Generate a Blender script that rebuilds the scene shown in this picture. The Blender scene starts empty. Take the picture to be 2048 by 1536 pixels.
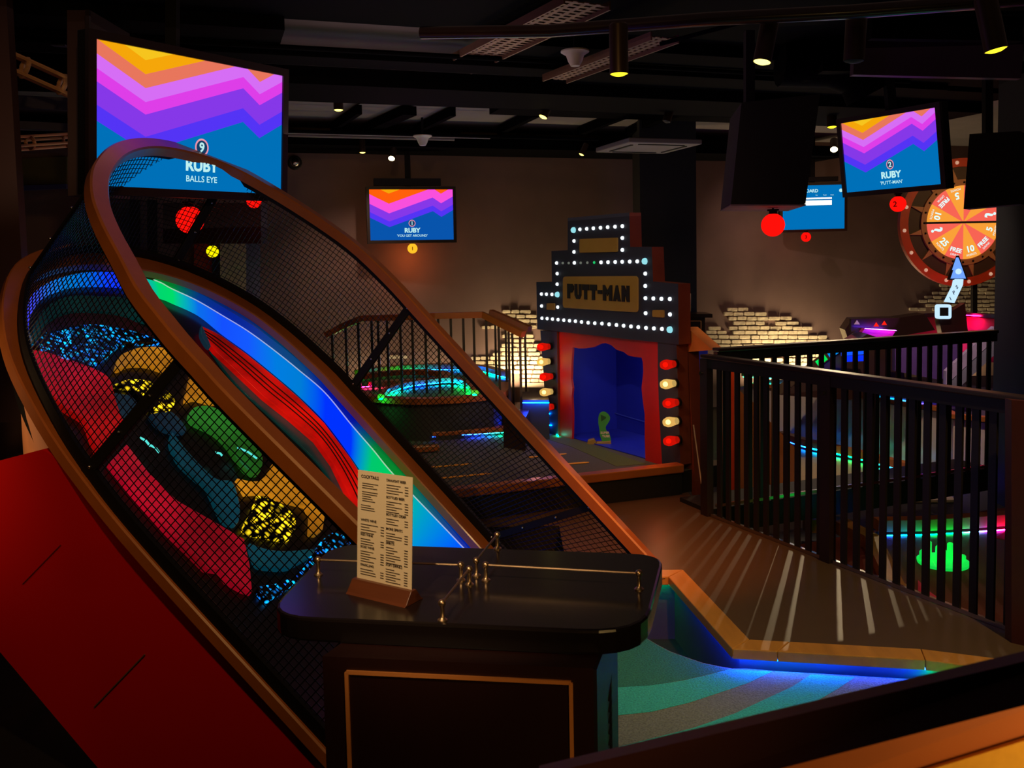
import bpy, math, random
import numpy as np
from mathutils import Vector, Matrix

random.seed(7)
S = bpy.context.scene
COL = S.collection

# ------------------------------------------------------------------ camera
F, CX, CY = 1800.0, 1024.0, 655.0          # focal length and principal point for 2048x1536
PIT, ROLL = math.atan(130 / 1800.0), 0.02
EYE = np.array([0.0, 0.0, 1.67])
fwd = np.array([0, math.cos(PIT), -math.sin(PIT)])
up0 = np.array([0, math.sin(PIT), math.cos(PIT)])
r0 = np.array([1.0, 0, 0])
right = math.cos(ROLL) * r0 - math.sin(ROLL) * up0
upv = math.sin(ROLL) * r0 + math.cos(ROLL) * up0
cam = bpy.data.cameras.new('camera')
cam.sensor_width = 36.0
cam.lens = F / 2048 * 36.0
cam.shift_y = -(768 - CY) / 2048
cam.clip_start = 0.05
cam.dof.use_dof = True
cam.dof.focus_distance = 4.0
cam.dof.aperture_fstop = 15.0
camo = bpy.data.objects.new('camera', cam)
COL.objects.link(camo)
camo.matrix_world = Matrix(((right[0], upv[0], -fwd[0], EYE[0]), (right[1], upv[1], -fwd[1], EYE[1]),
                            (right[2], upv[2], -fwd[2], EYE[2]), (0, 0, 0, 1)))
S.camera = camo

# ------------------------------------------------------------------ world, exposure
w = bpy.data.worlds.new('world')
S.world = w
w.use_nodes = True
w.node_tree.nodes['Background'].inputs[0].default_value = (0.10, 0.065, 0.05, 1)
w.node_tree.nodes['Background'].inputs[1].default_value = 0.008
S.view_settings.view_transform = 'Standard'
S.view_settings.look = 'None'
S.view_settings.exposure = 0.0
S.view_settings.gamma = 1.0
S.view_settings.use_curve_mapping = False
S.cycles.use_denoising = True
S.cycles.max_bounces = 5
S.cycles.diffuse_bounces = 3
S.cycles.sample_clamp_indirect = 4.0
S.cycles.sample_clamp_direct = 0.0

# ------------------------------------------------------------------ pixel -> point on a real surface
def ray(u, v): return fwd + right * ((u - CX) / F) - upv * ((v - CY) / F)
def AY(u, v, y):
    d = ray(u, v); return EYE + d * (y / d[1])
def GZ(u, v, z):
    d = ray(u, v); return EYE + d * ((z - EYE[2]) / d[2])
def PL(u, v, p, n):
    d = ray(u, v); return EYE + d * (np.dot(np.asarray(p) - EYE, n) / np.dot(d, n))
def nz(v):
    v = np.asarray(v, float); return v / (np.linalg.norm(v) + 1e-12)
def A(*v): return np.array(v, float)
Z = A(0, 0, 1)

def spot(name, loc, target, power, color, angle, blend=0.5, size=0.03):
    l = bpy.data.lights.new(name, 'SPOT'); l.energy = power; l.color = color
    l.spot_size = math.radians(angle); l.spot_blend = blend; l.shadow_soft_size = size
    o = bpy.data.objects.new(name, l); COL.objects.link(o)
    o.location = loc
    o.rotation_euler = (Vector(target) - Vector(loc)).to_track_quat('-Z', 'Y').to_euler()
    return o
def point(name, loc, power, color, size=0.05):
    l = bpy.data.lights.new(name, 'POINT'); l.energy = power; l.color = color; l.shadow_soft_size = size
    o = bpy.data.objects.new(name, l); COL.objects.link(o); o.location = loc
    return o
def area(name, loc, target, power, color, sx, sy):
    l = bpy.data.lights.new(name, 'AREA'); l.energy = power; l.color = color
    l.shape = 'RECTANGLE'; l.size = sx; l.size_y = sy
    o = bpy.data.objects.new(name, l); COL.objects.link(o); o.location = loc
    o.rotation_euler = (Vector(target) - Vector(loc)).to_track_quat('-Z', 'Y').to_euler()
    return o
WARM = (1.0, 0.62, 0.30)
AMB = (1.0, 0.42, 0.12)
# room lamps (ceiling spots, strips at the foot of the back wall) and added unseen lights
W_EW = nz(A(0.948, 0.318, 0)); W_EN = A(-W_EW[1], W_EW[0], 0); W_0 = AY(580, 305, 10.4)
def onwall(u, v, off=0.0): return PL(u, v, W_0 - W_EN * off, W_EN)
spot('stripe_spot', tuple(AY(1668, 300, 10.85)), tuple(A(1.75, 4.75, 0)), 110, (1.0, .74, .42), 22, .5, .012)
spot('marquee_fill', (-.6, 4.0, 3.0), (.6, 7.2, 1.2), 110, (1, .72, .45), 50, .8)  # added light to brighten the marquee
spot('walk_spot', (.9, 3.2, 3.1), (.8, 5.1, 0), 330, (1, .26, .04), 30, 1.0)
spot('kerb_spot', (2.2, 2.4, 3.1), (1.45, 3.9, 0), 165, (1, .72, .30), 50, .9)
spot('turf_fill', (.9, 2.2, 3.0), (1.1, 3.3, 0), 26, (.7, 1.0, .85), 50, .9)  # added unseen light that lifts the turf's ambient level
spot('rim_spot', (-.3, 1.0, 3.1), (-1.0, 4.2, 1.3), 105, (1.0, .56, .18), 80, .8, .06)
spot('board_spot', (-2.9, 1.2, 2.7), (-2.3, 3.2, 1.1), 24, (1, .45, .2), 50, 1.0)
spot('apron_spot', (-3.0, 3.0, 1.6), (-2.2, 3.9, .9), 26, (1, .62, .3), 60, .8)
spot('menu_fill', (-.5, .7, 2.4), (-.15, 1.95, 1.08), 80, (1, .68, .38), 30, .8)  # added light for the menu card
spot('stand_fill', (-.1, .2, 2.2), (.0, 1.7, .5), 4, (1, .5, .25), 50, .9)  # added light for the host stand
spot('far_rim_spot', (.5, 3.2, 3.1), (.0, 5.2, 1.0), 60, (1, .6, .25), 60, .8)
point('barrier_fill', (.56, .38, 1.34), 9, (1, .6, .2), .04)  # added light outside the view, brightens the foreground barrier
area('room_fill', (.5, 5.5, 3.0), (.5, 5.5, 0), 6, (1, .6, .5), 8, 6)
for u, w_ in ((1060, 40), (1560, 44), (1640, 24), (760, 8), (900, 6), (1940, 20)):
    p = onwall(u, 775, .28); q = onwall(u, 500, .05)
    area('wall_washer', tuple(p), tuple(q), w_ * .55, (1, .74, .40), .5, .1)
spot('wall_spot', tuple(onwall(783, 330, 1.2)), tuple(onwall(700, 640, 0)), 34, (1, .66, .48), 80, 1.0)
spot('wall_spot', tuple(onwall(1500, 330, 1.5)), tuple(onwall(1600, 560, 0)), 30, (1, .66, .52), 90, 1.0)
area('ceiling_fill', (0, 8.2, 2.0), (0, 8.2, 3.3), 9, (1, .72, .66), 6, 3)  # added upward fill in mid-air, stands for bounce on the ceiling
area('ceiling_fill', (-.7, 6.0, 2.5), (-.7, 6.0, 3.3), 2.6, (1, .72, .66), 1.5, .6)  # second added fill, under the light ceiling panel
spot('deck_spot', (.2, 6.9, 3.0), (.1, 6.9, 0), 22, (1, .75, .5), 60, .9)
point('niche_fill', (1.1, 7.1, .8), 2.2, (.9, .9, 1), .03)  # added light that brightens the blue niche
spot('platform_fill', (3.2, 6.6, 2.9), (3.6, 8.9, -.1), 190, (1, .76, .6), 70, .9)  # added light for the pale platform front
spot('lane_spot', (3.6, 6.9, 2.9), (3.2, 7.9, -.3), 20, (1, .8, .6), 60, .9)
spot('wheel_spot', (5.0, 8.0, 2.8), (5.0, 9.9, 1.9), 45, (1, .62, .25), 70, .9)
spot('pit_spot', (2.4, 3.4, 2.9), (2.8, 5.4, -.3), 20, (1, .62, .4), 50, .9)
area('bowl_light', (4.6, 9.6, .6), (4.9, 9.6, 1.2), 3, (.8, .1, .5), .8, .3)
spot('slat_fill', (1.7, 5.9, 2.9), (2.0, 7.1, .4), 120, (1, .6, .3), 50, .9)  # added to brighten the boards behind the slats
spot('violet_fill', (.2, 4.6, 2.5), (1.7, 5.6, 2.5), 5, (.5, .1, 1), 90, .9)  # added violet light for the purple cast on casing and ducts
spot('truss_fill', (-2.3, 3.6, 1.9), (-2.9, 5.4, 2.9), 10, (1, .7, .45), 60, .9)  # added to brighten the trusses


# ------------------------------------------------------------------ materials
def srgb(c):
    return tuple((x / 255 / 12.92) if x / 255 <= 0.04045 else ((x / 255 + 0.055) / 1.055) ** 2.4 for x in c)
MATS = {}
def mat(name, c, rough=0.6, metal=0.0, var=0.25, scale=8.0, bump=0.0, em=None, es=1.0, coat=0.0, spec=0.5, stretch=None, trans=0.0):
    m = bpy.data.materials.new(name); m.use_nodes = True
    nt = m.node_tree; b = nt.nodes['Principled BSDF']
    col = srgb(c)
    b.inputs['Roughness'].default_value = rough
    b.inputs['Metallic'].default_value = metal
    b.inputs['Specular IOR Level'].default_value = spec
    b.inputs['Coat Weight'].default_value = coat
    if coat: b.inputs['Coat Roughness'].default_value = 0.15
    if trans: b.inputs['Transmission Weight'].default_value = trans
    tc = nt.nodes.new('ShaderNodeTexCoord')
    mp = nt.nodes.new('ShaderNodeMapping')
    if stretch: mp.inputs['Scale'].default_value = stretch
    nt.links.new(tc.outputs['Object'], mp.inputs['Vector'])
    n = nt.nodes.new('ShaderNodeTexNoise'); n.inputs['Scale'].default_value = scale
    n.inputs['Detail'].default_value = 4.0
    nt.links.new(mp.outputs['Vector'], n.inputs['Vector'])
    mx = nt.nodes.new('ShaderNodeMix'); mx.data_type = 'RGBA'
    mx.inputs[6].default_value = (*[x * (1 - var) for x in col], 1)
    mx.inputs[7].default_value = (*[min(1, x * (1 + var)) for x in col], 1)
    nt.links.new(n.outputs['Fac'], mx.inputs[0])
    nt.links.new(mx.outputs[2], b.inputs['Base Color'])
    if bump:
        bp = nt.nodes.new('ShaderNodeBump'); bp.inputs['Strength'].default_value = bump
        bp.inputs['Distance'].default_value = 0.01
        nt.links.new(n.outputs['Fac'], bp.inputs['Height']); nt.links.new(bp.outputs['Normal'], b.inputs['Normal'])
    if em:
        b.inputs['Emission Color'].default_value = (*srgb(em), 1)
        b.inputs['Emission Strength'].default_value = es
    MATS[name] = m
    return m
def glow(name, c, s=1.0):
    m = bpy.data.materials.new(name); m.use_nodes = True
    nt = m.node_tree; nt.nodes.clear()
    o = nt.nodes.new('ShaderNodeOutputMaterial'); e = nt.nodes.new('ShaderNodeEmission')
    e.inputs[0].default_value = (*srgb(c), 1); e.inputs[1].default_value = s
    nt.links.new(e.outputs[0], o.inputs[0]); MATS[name] = m
    return m
def glow_attr(name, s=1.0):
    m = glow(name, (255, 255, 255), s); nt = m.node_tree
    a = nt.nodes.new('ShaderNodeAttribute'); a.attribute_name = 'Col'
    e = [n for n in nt.nodes if n.type == 'EMISSION'][0]
    nt.links.new(a.outputs['Color'], e.inputs[0])
    return m
def led_sparkle(name, c, lo, hi, scale, base=(5, 5, 8), c2=None, rnd=1.0):
    """Translucent cast panel, LED reflections put into its glow: bright cells between dark leads."""
    m = bpy.data.materials.new(name); m.use_nodes = True
    nt = m.node_tree; b = nt.nodes['Principled BSDF']
    b.inputs['Base Color'].default_value = (*srgb(base), 1); b.inputs['Roughness'].default_value = 0.25
    tc = nt.nodes.new('ShaderNodeTexCoord')
    v = nt.nodes.new('ShaderNodeTexVoronoi'); v.inputs['Scale'].default_value = scale; v.inputs['Randomness'].default_value = rnd
    v2 = nt.nodes.new('ShaderNodeTexNoise'); v2.inputs['Scale'].default_value = 9.0
    nt.links.new(tc.outputs['Object'], v.inputs['Vector']); nt.links.new(tc.outputs['Object'], v2.inputs['Vector'])
    r = nt.nodes.new('ShaderNodeMapRange'); r.inputs[1].default_value = 0.5; r.inputs[2].default_value = 0.1
    r.inputs[3].default_value = lo; r.inputs[4].default_value = hi
    nt.links.new(v.outputs['Distance'], r.inputs[0])
    r2 = nt.nodes.new('ShaderNodeMapRange'); r2.inputs[1].default_value = 0.38; r2.inputs[2].default_value = 0.68
    r2.inputs[3].default_value = 0.15; r2.inputs[4].default_value = 1.3
    nt.links.new(v2.outputs['Fac'], r2.inputs[0])
    mu = nt.nodes.new('ShaderNodeMath'); mu.operation = 'MULTIPLY'
    nt.links.new(r.outputs[0], mu.inputs[0]); nt.links.new(r2.outputs[0], mu.inputs[1])
    mx = nt.nodes.new('ShaderNodeMix'); mx.data_type = 'RGBA'
    mx.inputs[6].default_value = (*srgb(c), 1); mx.inputs[7].default_value = (*srgb(c2 or c), 1)
    nt.links.new(v.outputs['Color'], mx.inputs[0])
    nt.links.new(mx.outputs[2], b.inputs['Emission Color']); nt.links.new(mu.outputs[0], b.inputs['Emission Strength'])
    MATS[name] = m
    return m
def wood(name, c, rough=0.4, sc=(2, 2, 18), var=0.35, coat=0.2):
    m = mat(name, c, rough=rough, var=var, scale=3.0, coat=coat, stretch=sc, bump=0.05)
    return m

# ------------------------------------------------------------------ mesh builder
class MB:
    def __init__(s): s.v, s.f, s.m, s.c = [], [], [], {}
    def add(s, vs, fs, mi=0):
        o = len(s.v); s.v += [tuple(map(float, x)) for x in vs]
        s.f += [tuple(i + o for i in f) for f in fs]; s.m += [mi] * len(fs)
        return o
    def box(s, c, size, ax=None, mi=0):
        """box centred on c; ax = three unit axes"""
        ax = ax or (A(1, 0, 0), A(0, 1, 0), A(0, 0, 1)); c = np.asarray(c, float)
        vs = [c + ax[0] * size[0] / 2 * i + ax[1] * size[1] / 2 * j + ax[2] * size[2] / 2 * k
              for i in (-1, 1) for j in (-1, 1) for k in (-1, 1)]
        s.add(vs, [(0, 1, 3, 2), (4, 6, 7, 5), (0, 4, 5, 1), (2, 3, 7, 6), (0, 2, 6, 4), (1, 5, 7, 3)], mi)
        return s
    def bar(s, p0, p1, wd, ht, up=(0, 0, 1), mi=0):
        p0, p1 = np.asarray(p0, float), np.asarray(p1, float)
        d = nz(p1 - p0); sd = nz(np.cross(d, np.asarray(up, float))); u2 = np.cross(sd, d)
        return s.box((p0 + p1) / 2, (np.linalg.norm(p1 - p0), wd, ht), (d, sd, u2), mi)
    def prism(s, pts, vec, mi=0, side=None):
        pts = [np.asarray(p, float) for p in pts]; n = len(pts); vec = np.asarray(vec, float)
        nrm = sum((np.cross(pts[i] - pts[0], pts[(i + 1) % n] - pts[0]) for i in range(n)), np.zeros(3))
        if np.dot(nrm, vec) > 0: pts = pts[::-1]
        vs = pts + [p + vec for p in pts]
        o = s.add(vs, [tuple(range(n)), tuple(range(2 * n - 1, n - 1, -1))], mi)
        s.f += [(o + i, o + n + i, o + n + (i + 1) % n, o + (i + 1) % n) for i in range(n)]
        s.m += [mi if side is None else side] * n
        return s
    def poly(s, pts, mi=0):
        s.add(pts, [tuple(range(len(pts)))], mi); return s
    def sweep(s, path, sec, up=None, closed=False, caps=True, mi=0, ups=None):
        """section [(x,y)] swept along path; x = sideways, y = up"""
        P = [np.asarray(p, float) for p in path]; n, k = len(P), len(sec); vs = []
        for i in range(n):
            a, b = (P[i - 1], P[(i + 1) % n]) if closed else (P[max(i - 1, 0)], P[min(i + 1, n - 1)])
            d = nz(b - a); u = np.asarray(ups[i] if ups is not None else (up if up is not None else (0, 0, 1)), float)
            if abs(np.dot(d, nz(u))) > 0.98: u = A(0, 1, 0.01)
            sd = nz(np.cross(d, u)); u2 = np.cross(sd, d)
            sc = 1.0
            if 0 < i < n - 1 or closed:
                d1, d2 = nz(P[i] - a), nz(b - P[i]); cc = max(0.4, math.sqrt(max(0, (1 + np.dot(d1, d2)) / 2))); sc = 1 / cc
            vs += [P[i] + sd * x * sc + u2 * y for x, y in sec]
        fs = [(i * k + j, i * k + (j + 1) % k, ((i + 1) % n) * k + (j + 1) % k, ((i + 1) % n) * k + j)
              for i in range(n if closed else n - 1) for j in range(k)]
        if caps and not closed: fs += [tuple(range(k))[::-1], tuple((n - 1) * k + j for j in range(k))]
        s.add(vs, fs, mi); return s
    def tube(s, path, r, n=8, **kw):
        return s.sweep(path, [(r * math.cos(2 * math.pi * i / n), r * math.sin(2 * math.pi * i / n)) for i in range(n)], **kw)
    def cyl(s, p0, p1, r0_, r1_=None, n=20, mi=0):
        return s.lathe(p0, nz(np.asarray(p1, float) - p0), [(0, 0), (r0_, 0), (r0_ if r1_ is None else r1_, float(np.linalg.norm(np.asarray(p1, float) - p0))), (0, float(np.linalg.norm(np.asarray(p1, float) - p0)))], n, mi)
    def lathe(s, p, ax, prof, n=20, mi=0):
        p = np.asarray(p, float); ax = nz(ax); a = nz(np.cross(ax, A(0.3, 0.9, 0.21))); b = np.cross(ax, a)
        vs = []; fs = []; k = len(prof)
        for r, h in prof: vs += [p + ax * h + (a * math.cos(2 * math.pi * j / n) + b * math.sin(2 * math.pi * j / n)) * max(r, 1e-5) for j in range(n)]
        for i in range(k - 1): fs += [(i * n + j, i * n + (j + 1) % n, (i + 1) * n + (j + 1) % n, (i + 1) * n + j) for j in range(n)]
        s.add(vs, fs, mi); return s
    def ball(s, c, r, n=20, mi=0):
        m = n // 2
        return s.lathe(np.asarray(c, float) - A(0, 0, r), A(0, 0, 1), [(r * math.sin(math.pi * i / m), r - r * math.cos(math.pi * i / m)) for i in range(m + 1)], n, mi)
    def text(s, body, p, ex, ey, size, mi=0, off=0.0, thick=0.001, align='CENTER'):
        """lettering with its baseline centre at p, along ex, upright along ey"""
        cu = bpy.data.curves.new('t', 'FONT'); cu.body = body; cu.size = 1.0; cu.align_x = align; cu.offset = off; cu.resolution_u = 3
        o = bpy.data.objects.new('t', cu); COL.objects.link(o)
        bpy.context.view_layer.update()
        me = bpy.data.meshes.new_from_object(o.evaluated_get(bpy.context.evaluated_depsgraph_get()))
        ex, ey = nz(ex), nz(ey); en = np.cross(ex, ey); p = np.asarray(p, float)
        vs = [p + ex * v.co.x * size + ey * v.co.y * size + en * thick for v in me.vertices]
        s.add(vs, [tuple(f.vertices) for f in me.polygons], mi)
        bpy.data.objects.remove(o); bpy.data.curves.remove(cu); bpy.data.meshes.remove(me)
        return s
    def build(s, name, mats, parent=None, smooth=False, bevel=0, loc=None, colors=None, local=False):
        me = bpy.data.meshes.new(name); V = np.array(s.v, float)
        if local: o0 = np.zeros(3)
        elif parent is not None:
            r = parent
            while r.parent: r = r.parent
            o0 = np.array(r.location)
        else:
            o0 = np.array(loc, float) if loc is not None else A((V[:, 0].min() + V[:, 0].max()) / 2, (V[:, 1].min() + V[:, 1].max()) / 2, V[:, 2].min())
        V = V - o0
        me.from_pydata([tuple(x) for x in V], [], s.f)
        for m in (mats if isinstance(mats, (list, tuple)) else [mats]): me.materials.append(MATS[m] if isinstance(m, str) else m)
        me.polygons.foreach_set('material_index', s.m)
        if smooth: me.polygons.foreach_set('use_smooth', [True] * len(s.f))
        if colors is not None:
            at = me.color_attributes.new('Col', 'FLOAT_COLOR', 'POINT')
            for i, c in enumerate(colors): at.data[i].color = (*c, 1)
        me.update()
        o = bpy.data.objects.new(name, me); COL.objects.link(o)
        if parent is not None: o.parent = parent
        elif not local: o.location = o0
        if smooth:
            md = o.modifiers.new('edges', 'EDGE_SPLIT'); md.split_angle = math.radians(42)
        if bevel:
            md = o.modifiers.new('bevel', 'BEVEL'); md.width = bevel; md.segments = 2; md.limit_method = 'ANGLE'; md.angle_limit = math.radians(40)
        return o

def tag(o, label, cat, group=None, kind=None):
    if label: o['label'] = label
    if cat: o['category'] = cat
    if group: o['group'] = group
    if kind: o['kind'] = kind
    return o
def thing(name, loc, label, cat, group=None):
    o = bpy.data.objects.new(name, None); COL.objects.link(o); o.location = tuple(map(float, loc)); o.empty_display_size = 0.1
    return tag(o, label, cat, group)
def struct(mb, name, m, label=None, **kw):
    o = mb.build(name, m, **kw); o['kind'] = 'structure'
    if label: o['label'] = label
    return o
def copy_tree(o, parent=None):
    kids = [c for c in bpy.data.objects if c.parent == o]
    c = o.copy(); COL.objects.link(c); c.parent = parent
    for k in kids: copy_tree(k, c)
    return c
def catmull(pts, per=12):
    P = [np.asarray(p, float) for p in pts]; P = [2 * P[0] - P[1]] + P + [2 * P[-1] - P[-2]]; out = []
    for i in range(1, len(P) - 2):
        for k in range(per):
            t = k / per; a, b, c, d = P[i - 1:i + 3]
            out.append(0.5 * (2 * b + (c - a) * t + (2 * a - 5 * b + 4 * c - d) * t * t + (3 * b - a - 3 * c + d) * t ** 3))
    out.append(P[-2]); return out
def resample(pts, n):
    P = np.array(pts); L = np.r_[0, np.cumsum(np.linalg.norm(np.diff(P, axis=0), axis=1))]
    t = np.linspace(0, L[-1], n)
    return np.stack([np.interp(t, L, P[:, k]) for k in range(P.shape[1])], 1)

# palette
mat('black_metal', (12, 11, 12), rough=0.6, var=0.1, spec=.25)
mat('black_paint', (12, 11, 13), rough=0.7, var=0.1)
mat('duct_black', (7, 6, 8), rough=0.8, var=0.2, spec=.03)
mat('ceiling_grey', (120, 112, 112), rough=0.85, var=0.15, scale=3)
mat('plaster', (122, 98, 92), rough=0.9, var=0.42, scale=1.3, bump=0.25)
mat('vinyl', (84, 64, 46), rough=0.38, var=0.12, scale=5)
mat('dark_floor', (22, 18, 20), rough=0.6, var=0.2)
wood('block_wood', (96, 48, 22), rough=.4)
wood('oak', (190, 128, 56), rough=0.35, sc=(6, 1, 6))
wood('oak_rail', (164, 92, 38), rough=0.38, sc=(3, 3, 3), var=0.2)
wood('dark_wood', (46, 26, 20), rough=0.3, sc=(1, 6, 6), var=0.3)
mat('stand_top', (26, 19, 18), rough=0.22, var=0.15, coat=0.3)
mat('stand_body', (44, 18, 15), rough=0.45, var=0.15, scale=3, stretch=(8, 8, 1))
mat('stand_side', (34, 29, 33), rough=0.5, var=0.1)
mat('inlay', (236, 150, 80), rough=0.4)
mat('brass', (216, 184, 146), rough=0.36, metal=1.0, var=0.05)
mat('chrome', (190, 185, 180), rough=0.2, metal=1.0, var=0.05)
mat('card', (226, 206, 170), rough=0.6, var=0.03)
mat('ink', (50, 38, 34), rough=0.8)
mat('red_board', (200, 8, 6), rough=0.8, var=0.08, scale=2, spec=.1)
mat('cream_board', (222, 150, 100), rough=0.6, var=0.06)
mat('navy', (38, 42, 62), rough=0.6, var=0.1)
mat('navy_side', (110, 48, 26), rough=0.5)
mat('gold_paint', (150, 120, 56), rough=0.5, var=0.12)
mat('curtain_red', (180, 22, 12), rough=0.5, var=0.12)
mat('royal_blue', (28, 42, 190), rough=0.45, var=0.1)
mat('mid_grey_turf', (84, 78, 74), rough=0.95, var=0.5, scale=180, bump=0.6)
mat('olive_turf', (86, 92, 40), rough=0.95, var=0.6, scale=160, bump=0.6)
mat('turf_teal', (60, 190, 178), rough=0.95, var=0.7, scale=130, bump=0.8)
mat('turf_grey', (122, 128, 118), rough=0.95, var=0.75, scale=130, bump=0.8)
mat('turf_deep', (50, 130, 112), rough=0.95, var=0.8, scale=130, bump=0.8)
mat('turf_rust', (120, 50, 34), rough=0.95, var=0.4, scale=200, bump=0.5)
mat('yellow_mark', (236, 160, 40), rough=0.8)
mat('green_board', (60, 150, 60), rough=0.5, var=0.2)
mat('pale_panel', (200, 180, 160), rough=0.7, var=0.05)
mat('maroon', (150, 16, 40), rough=0.6)
mat('purple_panel', (90, 60, 130), rough=0.5)
mat('brick', (214, 196, 168), rough=0.8, var=0.6, scale=16, bump=0.8)
mat('white_shade', (200, 190, 180), rough=0.5)
mat('orange_ring', (200, 62, 20), rough=0.5)
mat('wheel_dark', (70, 46, 30), rough=0.6)
mat('wheel_tan', (190, 128, 80), rough=0.5)
glow('lamp_warm', (255, 236, 110), 3.5)
glow('lamp_yellow', (252, 226, 40), 2.2)
glow('lamp_white', (235, 245, 250), 1.3)
glow('lamp_hot', (255, 236, 170), 12.0)
glow('red_hot', (255, 110, 60), 2.5)
glow('ball_red', (255, 14, 8), 1.25)
glow('ball_yellow', (250, 236, 0), 1.1)
glow('ball_orange', (255, 190, 40), 1.1)
glow_attr('led_attr', 1.0)
glow_attr('led_strong', 60.0)
glow_attr('led_kerb', 120.0)

# ================================================================== THE ROOM
EW = nz(A(0.948, 0.318, 0)); EN = A(-EW[1], EW[0], 0)          # along the back wall / towards it
W0 = AY(580, 305, 10.4)                                        # a point of the back wall
def onwall(u, v, off=0.0): return PL(u, v, W0 - EN * off, EN)
def st(s_, t_, z): return EW * s_ + EN * t_ + Z * z
TW = float(W0 @ EN)
LOW = -0.35
struct(MB().box(st(0.6, TW + 0.1, 1.5), (26, 0.2, 3.8), (EW, EN, Z)), 'wall_back', 'plaster')
struct(MB().box((-7.1, 6.5, 1.5), (0.2, 22, 3.8)), 'wall_left', 'black_paint')
struct(MB().box((9.6, 6.5, 1.5), (0.2, 22, 3.8)), 'wall_right', 'black_paint')
struct(MB().box((1.3, -3.1, 1.5), (17, 0.2, 3.8)), 'wall_front', 'black_paint')
struct(MB().box((1.3, 6, 3.36), (17, 20, 0.2)), 'ceiling', 'ceiling_grey')
struct(MB().box((1.3, 6, LOW - 0.05), (17, 20, 0.1)), 'floor', 'dark_floor')
# walkway slab with its vinyl top, bounded by the wooden kerb and the black balustrade
C0 = A(1.24, 5.79, 0.0); D1 = nz(A(0.437, -0.9, 0))
K = [GZ(1366, 1141, 0), GZ(1499, 1281, 0), GZ(1842, 1300, 0), GZ(2048, 1326, 0), GZ(2230, 1362, 0), GZ(2420, 1440, 0)]
K0 = K[0] - nz(A(1, -0.02, 0)) * 0.62
pts = [K0] + K + [A(3.3, 1.55, 0), C0, A(1.24, 10.2, 0), A(-4.6, 10.2, 0), A(-4.6, 5.6, 0), A(K0[0], 5.6, 0)]
struct(MB().prism(pts, A(0, 0, LOW), side=1), 'floor.001', ['vinyl', 'black_paint'])
struct(MB().box((-1.2, -0.3, LOW / 2), (9, 5.4, -LOW)), 'floor.002', 'dark_floor')

# columns
def column(px0, px1, y, depth, label, m='black_paint', z0=LOW, z1=3.26, leanmat=None):
    a, b = AY(px0, 500, y), AY(px1, 500, y)
    o = MB().box(((a[0] + b[0]) / 2, y + depth / 2, (z0 + z1) / 2), (b[0] - a[0], depth, z1 - z0)).build('column', m)
    tag(o, label, None, kind='structure'); return o
column(1281, 1393, 10.3, 0.6, 'black square column behind the marquee facade')
column(2063, 2230, 6.75, 0.5, 'black column at the right edge beside the big wheel')
mat('left_column', (52, 26, 24), rough=0.6, var=0.1)
column(-140, 42, 4.6, 0.06, 'dark brown column at the left edge', 'left_column', 0.9)
mat('lit_underside', (120, 100, 96), rough=0.8); mat('lavender', (120, 116, 140), rough=0.8)
mat('orange_wall', (190, 60, 26), rough=0.7); mat('white_paint', (214, 196, 150), rough=0.8)
# door surround and openings of the back left corner, seen through the mesh
b = MB()
for (x0, x1, y0, y1, mi) in ((440, 492, 480, 640, 0), (492, 520, 460, 650, 1), (388, 424, 488, 556, 2)):
    b.prism([onwall(x0, y0, 0.01), onwall(x1, y0, 0.01), onwall(x1, y1, 0.01), onwall(x0, y1, 0.01)], -EN * 0.05, mi)
struct(b, 'door_1', ['white_paint', 'lavender', 'orange_wall'])
struct(MB().prism([onwall(424, 500, 0.01), onwall(438, 500, 0.01), onwall(438, 650, 0.01), onwall(424, 650, 0.01)], -EN * 0.09), 'trim_1', 'black_paint')
b = MB()
for x in (270, 305): b.bar(onwall(x, 400, .3), onwall(x, 560, .3), 0.1, 0.1, up=EN)
struct(b, 'trim_2', 'black_paint')
struct(MB().prism([onwall(46, 318, 0.02), onwall(135, 314, 0.02), onwall(135, 368, 0.02), onwall(48, 372, 0.02)], -EN * 0.04), 'trim_3', mat('dull_green', (92, 84, 40), rough=0.8))
struct(MB().prism([onwall(48, 372, 0.02), onwall(135, 369, 0.02), onwall(135, 378, 0.02), onwall(48, 382, 0.02)], -EN * 0.07), 'trim_4', mat('dull_blue', (70, 66, 120), rough=0.8))

# ceiling beams and boards (painted black), aligned with the back wall
def beam(name, label, s0, s1, t0, t1, z0, z1, m='duct_black'):
    o = MB().box(st((s0 + s1) / 2, (t0 + t1) / 2, (z0 + z1) / 2), (abs(s1 - s0), abs(t1 - t0), z1 - z0), (EW, EN, Z)).build(name, m)
    return tag(o, label, None, kind='structure')
beam('ceiling_beam', 'black soffit beam along the top of the back wall', -4.5, 8, TW - 0.75, TW, 2.97, 3.1)
beam('ceiling_beam', 'wide black ceiling beam before the row of small spotlights', -4.5, 7, 6.75, 7.45, 2.99, 3.12)
beam('ceiling_beam', 'narrow black ceiling beam before the light ceiling panel', -4.5, 6, 6.15, 6.42, 3.05, 3.1)
beam('ceiling_board', 'black ceiling board over the front of the room', -5, 7, -2, 5.75, 3.18, 3.26)
beam('ceiling_board', 'black ceiling board over the right of the room', 2.0, 7, 5.7, 6.2, 3.1, 3.26)
beam('ceiling_board', 'black ceiling board left of the light panel', -4.5, .5, 5.7, 6.2, 3.1, 3.26)
beam('ceiling_board', 'black ceiling board above the marquee facade', 2.6, 7, 6.3, 8.3, 3.08, 3.2)
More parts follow.
